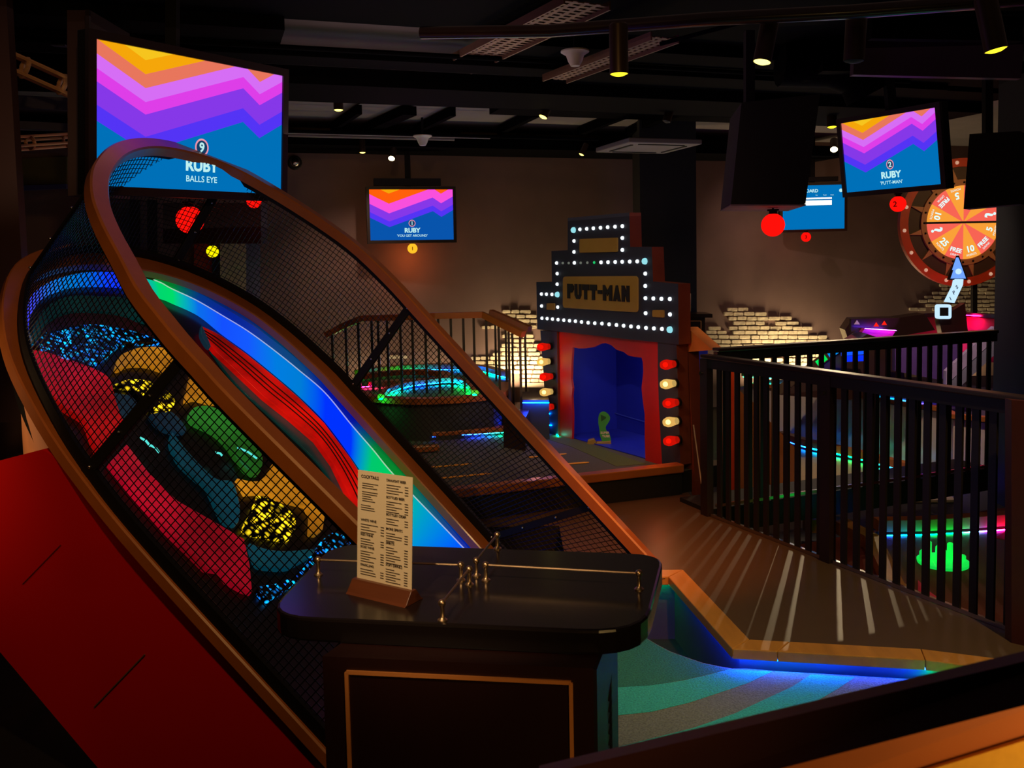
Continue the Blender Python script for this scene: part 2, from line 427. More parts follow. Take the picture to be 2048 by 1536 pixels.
for i, (x0, x1, wd) in enumerate(((719, 665, .05), (820, 738, .14), (906, 832, .06), (1073, 1000, .07), (1252, 1160, .07), (1330, 1258, .09))):
    a = GZ(x0, 219 + i * 2, 3.2); c = GZ(x1, 255 + i * 2, 3.2)
    tag(MB().bar(a, c, wd, 0.09).build('ceiling_track', 'duct_black'), 'black track under the rear ceiling, number %s from the left' % ['one', 'two', 'three', 'four', 'five', 'six'][i], None, kind='structure')
# thin pipes running along the back
for i, (t_, z_, s0, s1) in enumerate(((9.6, 3.02, -4.2, 2.6), (9.25, 3.0, -4.2, 2.9), (6.05, 3.08, -2, 5.5), (8.9, 2.96, -4, 4), (7.6, 3.03, -4, 5))):
    tag(MB().tube([st(s0, t_, z_), st(s1, t_, z_)], 0.017, 8).build('conduit_pipe', 'ceiling_grey' if i < 2 else 'duct_black', smooth=True),
        'thin conduit pipe %s' % ['nearest the back wall under the ceiling', 'second from the back wall', 'in front of the light ceiling panel', 'just before the rear ceiling tracks', 'behind the wide black beam'][i], 'pipe')
# cable trays
def tray(name, p0, p1, wd, label):
    t = thing(name, (p0 + p1) / 2, label, 'cable tray', 'cable trays on the ceiling')
    d = nz(p1 - p0); sd = nz(np.cross(d, Z)); L = np.linalg.norm(p1 - p0)
    for sg in (-1, 1):
        MB().bar(p0 + sd * sg * wd / 2, p1 + sd * sg * wd / 2, 0.012, 0.05).build('side_rail', 'tray_metal', t)
    b = MB(); n = int(L / 0.055)
    for k in range(n):
        q = p0 + d * (k + 0.5) * L / n; b.box(q, (0.028, wd, 0.006), (d, sd, Z))
    for f_ in (-0.25, 0, 0.25): b.bar(p0 + sd * wd * f_, p1 + sd * wd * f_, 0.03, 0.007)
    b.build('perforated_base', 'tray_metal', t)
mat('tray_metal', (128, 96, 80), rough=0.5, metal=0.4)
tray('cable_tray', GZ(1175, 5, 3.1), GZ(905, 138, 3.1), 0.3, 'perforated cable tray crossing above the light ceiling panel')
tray('cable_tray', GZ(1330, 75, 3.0), GZ(1110, 158, 3.0), 0.2, 'narrow perforated cable tray left of the centre spotlight')
# long black box tube with rounded end
tag(MB().tube([AY(842, 66, 5.2), AY(1100, 62, 5.0), AY(1420, 38, 4.7), AY(1700, 24, 4.5), AY(2060, -4, 4.3)], 0.035, 10).build('conduit_pipe', 'dark_wood', smooth=True), 'thick dark pipe sweeping across the top of the room', 'pipe')
tag(MB().tube([AY(1320, 88, 5.0), AY(1500, 40, 4.8), AY(1660, 28, 4.6), AY(2060, 26, 4.4)], 0.012, 8).build('conduit_pipe', 'duct_black', smooth=True), 'slim pipe just under the thick dark pipe', 'pipe')
tag(MB().bar(AY(1640, 134, 6.4), AY(2040, 138, 6.4), 0.12, 0.08).build('ceiling_beam', 'duct_black'), 'black bar behind the ceiling lamps at upper right', None, kind='structure')
tag(MB().bar(AY(1705, 110, 5.9), AY(2040, 118, 5.9), 0.06, 0.26).build('air_duct', mat('duct_purple', (60, 34, 62), rough=0.6)), 'long purple tinted air duct at upper right', 'duct')
tag(MB().bar(AY(1740, 55, 5.4), AY(2040, 60, 5.4), 0.06, 0.14).build('air_duct', 'duct_black'), 'black air duct above the purple tinted one', 'duct')
# round black duct elbow
tag(MB().tube([AY(1560, 128, 6.6), AY(1660, 130, 6.6), AY(1715, 150, 6.6), AY(1735, 190, 6.6)], 0.16, 14).build('air_duct', 'duct_black', smooth=True), 'fat round black duct bending down above the right hanging screen', 'duct')
# smoke detector speakers
def horn(u, v, y, r, label):
    p = AY(u, v, y)
    t = thing('ceiling_horn', p, label, 'ceiling speaker', 'white ceiling horns')
    MB().lathe(p - Z * r * 1.1, Z, [(0, 0), (r * .35, 0), (r * .55, r * .35), (r * .7, r * .8), (r * 1.1, r * 1.05), (r * 1.1, r * 1.15), (0, r * 1.15)], 24).build('horn', 'white_shade', t, smooth=True)
    MB().cyl(p + Z * r * .05, p + Z * 0.18, 0.012).build('stem', 'black_metal', t)
horn(845, 272, 9.0, 0.085, 'pale flared ceiling horn near the middle of the back')
horn(1150, 103, 6.0, 0.085, 'pale flared ceiling horn above the centre spotlight')
# ceiling cassette air conditioner
t = thing('air_conditioner', AY(1295, 297, 9.3), 'square ceiling air conditioner cassette beside the black column', 'air conditioner')
p = AY(1295, 298, 9.3)
MB().box(p + Z * 0.03, (0.8, 0.8, 0.05), (EW, EN, Z)).build('cassette', 'ceiling_grey', t, bevel=0.01)
b = MB()
for sx, sy, a_, c_ in ((0, -.3, .5, .03), (0, .3, .5, .03), (-.3, 0, .03, .5), (.3, 0, .03, .5)): b.box(p + EW * sx + EN * sy + Z * 0.003, (a_, c_, 0.01), (EW, EN, Z))
b.build('vent_slot', 'black_paint', t)
# dome camera on the wall
p = onwall(590, 325, 0.06)
t = thing('dome_camera', p, 'small round dark camera on the wall beside the big screen', 'camera')
MB().lathe(p + EN * 0.05, -EN, [(0, 0), (.08, 0), (.08, .04), (.07, .05), (0, .05)], 24).build('housing', 'black_metal', t, smooth=True)
MB().lathe(p, -EN, [(.055, 0), (.05, .03), (.03, .05), (0, .055)], 20).build('lens', 'chrome', t, smooth=True)

# spotlights ----------------------------------------------------
def can(u, v, y, r, L, tilt, lens, label, group=None, stem=0.0):
    """cylindrical lamp: mouth centre at pixel, axis pointing up and over by tilt (x, y)"""
    p = AY(u, v, y); ax = nz(A(tilt[0], tilt[1], 1))
    t = thing('spotlight', p, label, 'spotlight', group)
    MB().lathe(p, ax, [(r * .86, 0.012), (r, 0), (r, L), (r * .8, L + .01), (0, L + .01)], 24).build('housing', 'can_metal', t, smooth=True)
    MB().lathe(p, ax, [(0, -.012), (r * .5, -.009), (r * .92, .0)], 24).build('lamp_lens', lens, t, smooth=True)
    top = p + ax * L * 0.8 + EN * r * 1.2
    MB().bar(top, A(top[0], top[1], max(top[2] + 0.15, 3.0) if stem else top[2] + 0.2), 0.015, 0.03).build('bracket', 'black_metal', t)
    return p, ax
mat('can_metal', (58, 40, 24), rough=0.4, metal=0.4, var=0.1)
can(1238, 148, 4.6, .047, .24, (0, 0, ), 'lamp_yellow', 'bronze can spotlight hanging straight down at top centre', 'large can spotlights')
can(1524, 124, 4.7, .046, .22, (.22, .1), 'lamp_warm', 'tilted can spotlight with its bulb showing, right of the centre one', 'large can spotlights')
can(1708, 122, 4.7, .052, .26, (.05, .9 * 0), 'black_paint', 'unlit can spotlight above the right hanging screen', 'large can spotlights')
can(1992, 100, 4.2, .05, .24, (-.2, .05), 'lamp_yellow', 'can spotlight at the top right corner', 'large can spotlights')
sm = [(677, 220, 8.0, .042, (0, 0), 'lamp_warm', 'small lit spotlight right of the big screen'),
      (1086, 234, 8.0, .04, (.45, .2), 'lamp_warm', 'small lit spotlight tilted at the middle of the ceiling'),
      (725, 305, 9.9, .033, (0, 0), 'lamp_warm', 'small spotlight at the top of the back wall, left one'),
      (783, 317, 9.6, .036, (.1, .9), 'lamp_hot', 'bright small spotlight above the middle screen'),
      (1163, 309, 9.9, .03, (.5, .1), 'lamp_warm', 'dim small spotlight on the soffit left of the black column'),
      (1333, 243, 8.2, .038, (.3, .1), 'black_paint', 'unlit small spotlight before the black column'),
      (1664, 254, 8.6, .045, (0, .1), 'lamp_yellow', 'small spotlight left of the right hanging screen, upper one'),
      (1668, 299, 11.0, .045, (.35, 1.0), 'lamp_hot', 'bright small spotlight left of the right hanging screen, lower one')]
for u, v, y, r, tl, ln, lb in sm: can(u, v, y, r, r * 4, tl, ln, lb, 'small ceiling spotlights', stem=1)

# trusses at the far left
mat('truss_metal', (214, 160, 110), rough=.5)
def truss(p0, p1, r, label):
    t = thing('lighting_truss', (p0 + p1) / 2, label, 'truss', 'lighting trusses at the left')
    d = nz(p1 - p0); a = nz(np.cross(d, A(0.1, 1, .2))); c = np.cross(d, a); L = np.linalg.norm(p1 - p0)
    cs = [a * math.cos(q) + c * math.sin(q) for q in (0.3, 1.87, 3.44, 5.01)]
    for q in cs: MB().tube([p0 + q * r, p1 + q * r], 0.012, 6).build('chord', 'truss_metal', t, smooth=True)
    n = max(2, int(L / 0.5))
    for k in range(n):
        m = p0 + d * L * (k + .5) / n
        MB().tube([m + (a * math.cos(x) + c * math.sin(x)) * r * .9 for x in np.linspace(0, 2 * math.pi, 20)[:-1]], 0.014, 6, closed=True).build('ring_brace', 'truss_metal', t, smooth=True)
truss(AY(10, 118, 5.2), AY(160, 185, 5.5), .06, 'upper round lighting truss sloping down behind the left column')
truss(AY(20, 288, 6.6), AY(170, 278, 7.2), .05, 'lower round lighting truss behind the left column')
b = MB(); b.prism([AY(38, 30, 5.6), AY(132, 40, 5.6), AY(130, 92, 5.6), AY(48, 85, 5.6)], A(0, .05, 0))
tag(b.build('ceiling_panel', mat('panel_slate', (60, 60, 84), rough=.8)), 'dim slate ceiling panel at the upper left corner', None, kind='structure')
for i, (y0, y1) in enumerate(((199, 204), (208, 214), (250, 255))):
    tag(MB().bar(AY(36, y0, 6.0), AY(136, y1, 6.1), .04, .05).build('conduit_pipe', 'panel_slate'), 'slate pipe between the two trusses, %s' % ['topmost', 'middle', 'lowest'][i], 'pipe')

# ================================================================== SCREENS
ZIG = [(0, .55), (.23, .74), (.755, .43), (.857, .545), (1, .41)]
BANDS = [(-.56, 'sc_orange'), (-.46, 'sc_salmon'), (-.36, 'sc_lilac'), (-.27, 'sc_magenta'), (-.11, 'sc_purple'), (-.0, 'sc_violet')]
glow('sc_yellow', (246, 196, 30), 1.0); glow('sc_amber', (245, 166, 10)); glow('sc_coral', (232, 118, 92)); glow('sc_lilac', (214, 110, 245))
glow('sc_magenta', (222, 62, 232)); glow('sc_purple', (134, 56, 232)); glow('sc_violet', (84, 52, 245)); glow('sc_teal', (0, 112, 184)); glow('sc_deep', (8, 84, 172))
glow('sc_text', (190, 240, 240)); glow('sc_ring', (236, 150, 170)); glow('sc_ringin', (20, 60, 100)); glow('sc_hot', (250, 80, 220)); glow('sc_fire', (255, 96, 10)); glow('sc_white', (250, 250, 240), 1.3)
def screen(name, tl, tr, bl, yl, yr, label, number, title, sub, hot=False, zig=True, cat='screen', kx=.5, k=1.0, margin=.035):
    TL, TR, BL = AY(*tl, yl), AY(*tr, yr), AY(*bl, yl)
    ex = nz(TR - TL); W = np.linalg.norm(TR - TL); ey = nz(TL - BL); H = np.linalg.norm(TL - BL)
    en = nz(np.cross(ex, ey))
    def P(u, v, o=0.0): return TL + ex * W * u - ey * H * v + en * o
    t = thing(name, P(.5, 1, -.03), label, cat)
    m = margin
    MB().box(P(.5, .5, -.045), (W + 2 * m, H + 2 * m, .07), (ex, ey, en)).build('casing', 'black_metal', t, bevel=.004)
    b = MB()
    for u0, v0, w_, h_ in ((.5, -m / H / 2, W + 2 * m, m), (.5, 1 + m / H / 2, W + 2 * m, m), (-m / W / 2, .5, m, H), (1 + m / W / 2, .5, m, H)):
        b.box(P(u0, v0, .0), (w_, h_, .03), (ex, ey, en))
    b.build('bezel', 'bezel', t)
    cols = ['sc_yellow', 'sc_amber', 'sc_coral', 'sc_lilac', 'sc_magenta', 'sc_purple', 'sc_violet', 'sc_teal'] if not hot else \
           ['sc_amber', 'sc_fire', 'sc_fire', 'sc_hot', 'sc_hot', 'sc_purple', 'sc_violet', 'sc_deep']
    mats = cols + ['sc_text', 'sc_ring', 'sc_ringin', 'sc_white']
    b = MB()
    if zig:
        b.poly([P(0, 0, .001), P(0, 1, .001), P(1, 1, .001), P(1, 0, .001)], 0)
        for i, off in enumerate((-.66, -.56, -.46, -.36, -.27, -.11, 0)):
            z = [(x, y + off) for x, y in ZIG]; q = []
            for (x0, y0), (x1, y1) in zip(z, z[1:]):
                q.append((x0, max(0, y0)))
                if y0 * y1 < 0: xm = x0 + (x1 - x0) * (0 - y0) / (y1 - y0); q.append((xm, 0))
            q.append((z[-1][0], max(0, z[-1][1])))
            o = .0014 + i * .0004
            for (x0, y0), (x1, y1) in zip(q, q[1:]): b.poly([P(x0, y0, o), P(x0, 1, o), P(x1, 1, o), P(x1, y1, o)], i + 1)
        o = .0045
        rr = .052 * H / .6 * 1.0
        c = P(kx, .668, o); hh = H
        def disc(r, o_, mi): b.poly([c + ex * r * math.cos(a) * k + ey * r * math.sin(a) + en * o_ for a in np.linspace(0, 2 * math.pi, 33)[:-1]], mi)
        disc(.068 * hh, 0, 9); disc(.054 * hh, .0004, 10)
        b.text(number, c - ey * .033 * hh, ex, ey, .10 * hh, 8, .03, .001)
        b.text(title, P(kx, .85, o), ex, ey, .125 * hh, 8, .04, .001)
        b.text(sub, P(kx, .935, o), ex, ey, .066 * hh, 8, .012, .001)
    else:
        b.poly([P(0, 0, .001), P(0, 1, .001), P(1, 1, .001), P(1, 0, .001)], 7)
        b.text(title, P(.33, .16, .004), ex, ey, .10 * H, 8, .03, .001)
        b.box(P(.42, .30, .003), (W * .75, H * .035, .001), (ex, ey, en), 11)
        b.box(P(.42, .40, .003), (W * .75, H * .11, .001), (ex, ey, en), 11)
        for x in (.55, .68, .8): b.text(['Hole', 'Par', 'Total'][int(x * 8) % 3], P(x, .24, .004), ex, ey, .04 * H, 8, .0, .001)
        c = P(.94, .13, .004)
        b.poly([c + ex * .04 * H * math.cos(a) + ey * .04 * H * math.sin(a) for a in np.linspace(0, 6.28, 20)[:-1]], 8)
    b.build('display', mats, t)
    return t, P, (ex, ey, en), W, H
mat('bezel', (38, 24, 24), rough=.4)
t, P, ax, W, H = screen('hanging_screen', (190, 78), (564, 152), (190, 371), 4.62, 5.7, 'large hanging screen at the left reading RUBY and BALLS EYE', '9', 'RUBY', "BALLS EYE", kx=.52, k=.95, margin=.045)
MB().bar(P(.4, -.03, -.06), P(.4, -.6, -.06), .06, .06, up=ax[1] * 0 + A(1, 0, 0)).build('ceiling_pole', 'black_metal', t)
t, P, ax, W, H = screen('hanging_screen', (738, 379), (905, 379), (741, 481), 10.3, 10.5, "middle hanging screen reading RUBY 'YOU GET AROUND'", '1', 'RUBY', "'YOU GET AROUND'", hot=True)
MB().bar(P(.47, 0, -.06), P(.47, -.75, -.06), .06, .06, up=A(1, 0, 0)).build('ceiling_pole', 'black_metal', t)
MB().box(P(.46, -.15, -.05), (W * .8, H * .14, .1), ax).build('mount_box', 'black_paint', t)
t, P, ax, W, H = screen('hanging_screen', (1683, 247), (1872, 215), (1695, 385), 6.75, 6.1, "tilted hanging screen at the right reading RUBY 'PUTT-MAN'", '2', 'RUBY', "'PUTT-MAN'", k=.85)
MB().bar(P(.5, 0, -.06), P(.5, -1.0, -.06), .06, .06, up=A(1, 0, 0)).build('ceiling_pole', 'black_metal', t)
t, P, ax, W, H = screen('hanging_screen', (1565, 372), (1689, 369), (1565, 460), 12.1, 12.1, 'blue leader board screen partly behind the black hanging casing', '', 'LEADERBOARD', '', zig=False)
MB().box(P(.5, -.14, -.05), (W * .8, H * .1, .1), ax).build('mount_box', 'black_paint', t)
MB().bar(P(.5, 0, -.06), P(.5, -1.4, -.06), .06, .06, up=A(1, 0, 0)).build('ceiling_pole', 'black_metal', t)
# cabinet board beside the large screen
t = thing('screen_cabinet', AY(155, 390, 4.9), 'tall dark cabinet board along the left side of the large screen', 'cabinet')
MB().prism([AY(134, 20, 4.9), AY(180, 20, 4.9), AY(182, 388, 4.9), AY(136, 392, 4.9)], A(0, .5, 0)).build('body', 'left_column', t)
MB().bar(AY(176, 20, 4.8), AY(178, 388, 4.8), .02, .02, up=A(1, 0, 0)).build('edge_strip', 'bezel', t)
# the backs of two more hanging screens
t = thing('screen_casing', AY(1540, 410, 5.2), 'large black hanging screen casing seen from behind above the red ball', 'screen casing')
MB().prism([AY(1483, 205, 5.2), AY(1640, 188, 5.2), AY(1611, 407, 5.2), AY(1462, 407, 5.2)], A(.08, .6, 0)).build('body', mat('casing_black', (22, 14, 16), rough=.6), t)
MB().prism([AY(1462, 408, 5.2), AY(1611, 408, 5.2), AY(1612, 411, 5.2), AY(1461, 411, 5.2)], A(.08, .6, 0)).build('bottom_plate', 'lit_underside', t)  # light on the casing's underside put into a paler grey
MB().prism([AY(1492, 60, 5.3), AY(1510, 60, 5.3), AY(1510, 206, 5.3), AY(1492, 206, 5.3)], A(0, .06, 0)).build('ceiling_pole', 'black_metal', t)
t = thing('screen_casing', AY(1960, 415, 5.9), 'black hanging screen casing hiding the upper right of the wheel', 'screen casing')
MB().prism([AY(1939, 268, 5.9), AY(2040, 262, 5.9), AY(2040, 408, 5.9), AY(1927, 418, 5.9)], A(.1, .12, 0)).build('body', 'casing_black', t)
MB().bar(AY(1975, 268, 6.1), AY(1975, 60, 6.1), .05, .05, up=A(1, 0, 0)).build('ceiling_pole', 'black_metal', t)
t = thing('screen_casing', AY(424, 487, 7.4), 'flat dark screen back hanging behind the mesh above the yellow ball', 'screen casing')
MB().prism([AY(326, 406, 7.4), AY(522, 406, 7.4), AY(522, 487, 7.4), AY(326, 487, 7.4)], A(.02, .12, 0)).build('body', 'casing_black', t)
MB().bar(AY(424, 410, 7.45), AY(424, 130, 7.45), .05, .05, up=A(1, 0, 0)).build('ceiling_pole', 'black_metal', t)

# ball lamps ----------------------------------------------------
def ball(u, v, y, rpx, m, num, label, dx=0.0, cord=0.0):
    p = AY(u, v, y); r = rpx / 1800 * y
    t = thing('ball_lamp', p, label, 'ball lamp', 'numbered ball lamps under the screens')
    MB().ball(p, r, 28).build('globe', m, t, smooth=True)
    b = MB().cyl(p + Z * r * .95, p + Z * r * 1.25, r * .35).cyl(p + Z * r * 1.2, p + Z * r * 1.35, r * .5); b.build('cap', 'black_metal', t, smooth=True)
    if cord: MB().tube([p + Z * r, p + Z * (r + cord)], .006, 6).build('cord', 'black_metal', t)
    if num:
        d = nz(EYE - p); ex = nz(np.cross(Z, d)); q = p + d * r * 1.0 + ex * dx * r
        MB().text(num, q - Z * r * .32, ex, Z, r * .95, 0, .03, .003).build('numeral', 'ball_ink', t)
    pl = bpy.data.lights.new('ball_light', 'POINT'); pl.energy = 0.8 * r / .08; pl.shadow_soft_size = r
    pl.color = (1, .08, .03) if m == 'ball_red' else (1, .2, .04)
    if m == 'ball_orange': pl.energy = 4.0
    lo = bpy.data.objects.new('ball_light', pl); COL.objects.link(lo); lo.parent = t; lo.location = (0, 0, -r * 1.6)
glow('ball_ink', (120, 8, 4), .6)
ball(1546, 450, 5.45, 23, 'ball_red', '', 'large red ball lamp under the black hanging casing', cord=.12)
ball(1612, 474, 12.0, 9.5, 'ball_red', '3', 'small red ball lamp numbered 3 under the leader board')
ball(1796, 408, 6.4, 15.5, 'ball_red', '2', 'red ball lamp numbered 2 under the right hanging screen', -.35)
ball(825, 497, 10.55, 10, 'ball_orange', '1', 'orange yellow ball lamp numbered 1 under the middle screen')
ball(380, 440, 6.2, 27, 'ball_red', '9', 'large red ball lamp numbered 9 behind the mesh', .55, cord=1.2)
ball(508, 401, 7.0, 15, 'ball_red', '', 'red ball lamp behind the mesh near the rim', cord=1.0)
ball(425, 503, 7.4, 12, 'ball_yellow', '', 'yellow ball lamp behind the mesh')
ball(405, 392, 8.4, 6, 'ball_red', '', 'tiny red ball lamp above the large one behind the mesh')

# ================================================================== THE CAGED RAMP
RN = nz(A(0.62468515, -0.18499539, 0.75864693)); RC = nz(A(0.28395216, 0.95883845, 0)); RD = np.cross(RC, RN)
R0 = AY(647, 1519, 2.9)
GV = RN + 0.11 * RD; FH = 0.62
def rp(a, b, h=0.0): return R0 + RD * a + RC * b + RN * h
def rrim(a, b): return R0 + RD * a + RC * b + GV * FH
def rpx(u, v, h=-0.09): return PL(u, v, R0 + RN * h, RN)
ramp = thing('caged_ramp', A(0, 3.9, LOW), 'giant sloping game ramp in a wood rimmed black mesh cage with a red side', 'golf ramp')
baseL = [(.52, .10), (0, .13), (-1.0, .17), (-1.41, .22), (-1.74, .31), (-2.06, .45), (-2.34, .66), (-2.58, .92), (-2.70, 1.22), (-2.73, 1.55), (-2.66, 1.88), (-2.50, 2.15), (-2.24, 2.36), (-1.95, 2.44), (-1.6, 2.45), (-1.42, 2.42), (-.07, 2.17), (.17, 2.12)]
rimL = [(.52, .11), (-.47, .16), (-1.13, .18), (-1.32, .20), (-1.45, .215), (-1.57, .24), (-1.73, .28), (-1.92, .37), (-2.13, .47), (-2.33, .60), (-2.55, .82), (-2.76, 1.15), (-2.87, 1.50), (-2.86, 1.86), (-2.76, 2.12), (-2.54, 2.34), (-2.27, 2.51), (-2.02, 2.59), (-1.68, 2.55), (-1.32, 2.44), (-.4, 2.17), (.60, 1.885)]
bc = catmull([rp(p[0] + .05, p[1] - .075) for p in baseL], 10); rc = catmull([rrim(*p) for p in rimL], 10)
def nearest(c, p): return int(np.argmin([np.linalg.norm(np.asarray(q) - p) for q in c]))
anB = [rp(-1.36, .145), rp(-2.53, .845), rp(-2.55, 1.925), rp(-1.37, 2.345)]
anR = [rrim(-1.40, .205), rrim(-2.57, .85), rrim(-2.78, 2.09), rrim(-1.50, 2.50)]
def piecewise(c, an, ns):
    ids = [0] + [nearest(c, p) for p in an] + [len(c) - 1]; out = []
    for (i, j), n in zip(zip(ids, ids[1:]), ns): out.append(resample(c[i:j + 1], n + 1)[:-1] if j != ids[-1] else resample(c[i:j + 1], n + 1))
    return np.concatenate(out)
NS = [60, 60, 60, 50, 60]
B_ = piecewise(bc, anB, NS); R_ = piecewise(rc, anR, NS)
SL = np.r_[0, np.cumsum(np.linalg.norm(np.diff((B_ + R_) / 2, axis=0), axis=1))]
def fence(s_, t_):
    q = [np.interp(s_, SL, B_[:, k]) * (1 - t_) + np.interp(s_, SL, R_[:, k]) * t_ for k in range(3)]
    return A(*q)
# mesh wires: one family along the straps, one along the rails
wm = MB(); pitch = 0.0272; Lf = SL[-1]
tri = [(.0025 * math.cos(x), .0025 * math.sin(x)) for x in (0, 2.09, 4.19)]
s0 = 0.01
while s0 < Lf:
    wm.sweep([fence(s0, 0), fence(s0, 1)], tri, up=A(0.3, .2, .4), caps=False); s0 += pitch
NH = 24
for k in range(1, NH):
    wm.sweep([B_[i] * (1 - k / NH) + R_[i] * k / NH for i in list(range(0, len(B_), 3)) + [len(B_) - 1]], tri, up=RN, caps=False)
wm.build('wire_mesh', mat('mesh_black', (14, 13, 14), rough=.4, metal=.2, var=.05), ramp)
# rim and base rails
rimpath = [R_[i] for i in range(0, len(R_), 3)]
secR = [(-.042, -.028), (.042, -.028), (.042, .022), (.034, .03), (-.034, .03), (-.042, .022)]
MB().sweep(rimpath, secR, up=RN).build('top_rim', 'oak_rail', ramp, smooth=True)
basep = [B_[i] for i in range(0, len(B_), 3)]
def shift(path, off, h):
    out = []
    for i, p in enumerate(path):
        d = nz(path[min(i + 1, len(path) - 1)] - path[max(i - 1, 0)]); sd = nz(np.cross(d, RN)); out.append(p + sd * off + RN * h)
    return out
# (going from the near foot round to the far foot, +side points outward or inward; measured below)
sgn = 1 if np.dot(np.cross(nz(basep[6] - basep[4]), RN), RC) < 0 else -1     # outward sign on the near side
# wooden base rail: wide inside the cage on the far side, slim on the near side
vs = []; nb = len(basep)
for i, p in enumerate(basep):
    d = nz(basep[min(i + 1, nb - 1)] - basep[max(i - 1, 0)]); o_ = nz(np.cross(d, RN)) * sgn; k = i * 3
    inn = .03 + .10 * min(1, max(0, (k - 115) / 50)); out_ = .025 + .05 * min(1, max(0, (k - 55) / 50)) * min(1, max(0, (200 - k) / 50))
    for x, y in ((out_, -.045), (-inn, -.045), (-inn, -.006), (-inn + .006, 0), (out_ - .006, 0), (out_, -.006)): vs.append(p + o_ * x + RN * y)
b = MB(); b.add(vs, [(i * 6 + j, i * 6 + (j + 1) % 6, i * 6 + 6 + (j + 1) % 6, i * 6 + 6 + j) for i in range(nb - 1) for j in range(6)] + [tuple(range(6)), tuple((nb - 1) * 6 + j for j in range(6))])
b.build('base_rail', 'oak_rail', ramp, smooth=True)
MB().sweep(basep, [(-.010, -.002), (.010, -.002), (.010, .045), (-.010, .045)], ups=[GV] * len(basep)).build('lower_frame', 'black_metal', ramp)
MB().sweep([p + (fence(SL[i], .94) - fence(SL[i], 1)) for p, i in zip(rimpath, range(0, len(R_), 3))], [(-.012, -.018), (.012, -.018), (.012, .02), (-.012, .02)], up=RN).build('upper_frame', 'black_metal', ramp)
# straps
for k, (i, wd) in enumerate(((60, .05), (118, .03), (180, .05), (230, .05), (276, .045))):
    s_ = SL[i]; d = nz(fence(min(s_ + .05, Lf), .5) - fence(s_ - .05, .5))
    p0, p1 = fence(s_, -.02), fence(s_, 1.0); g = nz(p1 - p0); nn = nz(np.cross(d, g))
    st_ = MB().box((p0 + p1) / 2, (np.linalg.norm(p1 - p0), wd, .022), (g, d, nn)).build('strap', 'black_metal', ramp, bevel=.003)
    for q in (.06, .35, .65, .94):
        for so in (-1, 1): MB().ball(fence(s_, q) + nn * .014 * so, .0075, 10).build('bolt', 'chrome', st_, smooth=True)
# dark bed
ins = shift([B_[i] for i in range(0, len(B_), 4)], -sgn * .05, -.112)
MB().prism(ins, -RN * .08).build('bed', mat('bed_black', (14, 9, 9), rough=.35, coat=.1), ramp)
# inner lip (clear plastic lit by the strip below), follows the rail's inner edge
def cat2(px, h, per=8): return catmull([rpx(u, v, h) for u, v in px], per)
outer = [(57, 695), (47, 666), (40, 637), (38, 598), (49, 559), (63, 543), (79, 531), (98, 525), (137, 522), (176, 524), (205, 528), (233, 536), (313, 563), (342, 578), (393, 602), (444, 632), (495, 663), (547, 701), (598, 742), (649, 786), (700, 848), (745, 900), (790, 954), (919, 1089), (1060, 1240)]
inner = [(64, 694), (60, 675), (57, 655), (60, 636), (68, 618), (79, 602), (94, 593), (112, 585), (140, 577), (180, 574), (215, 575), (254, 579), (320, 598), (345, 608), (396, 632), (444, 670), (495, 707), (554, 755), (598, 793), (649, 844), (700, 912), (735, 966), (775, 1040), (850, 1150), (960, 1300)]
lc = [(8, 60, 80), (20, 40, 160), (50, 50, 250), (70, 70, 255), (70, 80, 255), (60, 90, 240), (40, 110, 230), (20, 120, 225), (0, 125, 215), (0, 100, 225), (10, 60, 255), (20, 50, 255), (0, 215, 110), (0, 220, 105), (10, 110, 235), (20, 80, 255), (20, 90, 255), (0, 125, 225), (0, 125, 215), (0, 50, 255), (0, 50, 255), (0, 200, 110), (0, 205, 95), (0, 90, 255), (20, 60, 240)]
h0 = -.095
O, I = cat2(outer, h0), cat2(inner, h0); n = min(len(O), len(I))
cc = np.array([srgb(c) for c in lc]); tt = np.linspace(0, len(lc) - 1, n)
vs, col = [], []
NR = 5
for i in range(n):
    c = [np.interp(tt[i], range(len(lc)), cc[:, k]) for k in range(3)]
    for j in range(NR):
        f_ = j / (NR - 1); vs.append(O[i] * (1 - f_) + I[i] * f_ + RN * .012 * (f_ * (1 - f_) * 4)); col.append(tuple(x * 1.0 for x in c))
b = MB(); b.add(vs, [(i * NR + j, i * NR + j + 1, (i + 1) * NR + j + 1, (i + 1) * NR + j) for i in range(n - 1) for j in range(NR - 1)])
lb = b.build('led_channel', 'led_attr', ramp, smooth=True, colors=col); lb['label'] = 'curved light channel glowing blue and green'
b = MB().tube([p + RN * .004 for p in O], .0035, 6); e_ = b.build('edge_glow', 'led_attr', ramp, smooth=True, colors=[tuple(min(1, x * .5 + .35) for x in [np.interp(tt[i], range(len(lc)), cc[:, k]) for k in range(3)]) for i in range(n) for _ in range(6)])  # glowing tube added for the bright line along the channel edge
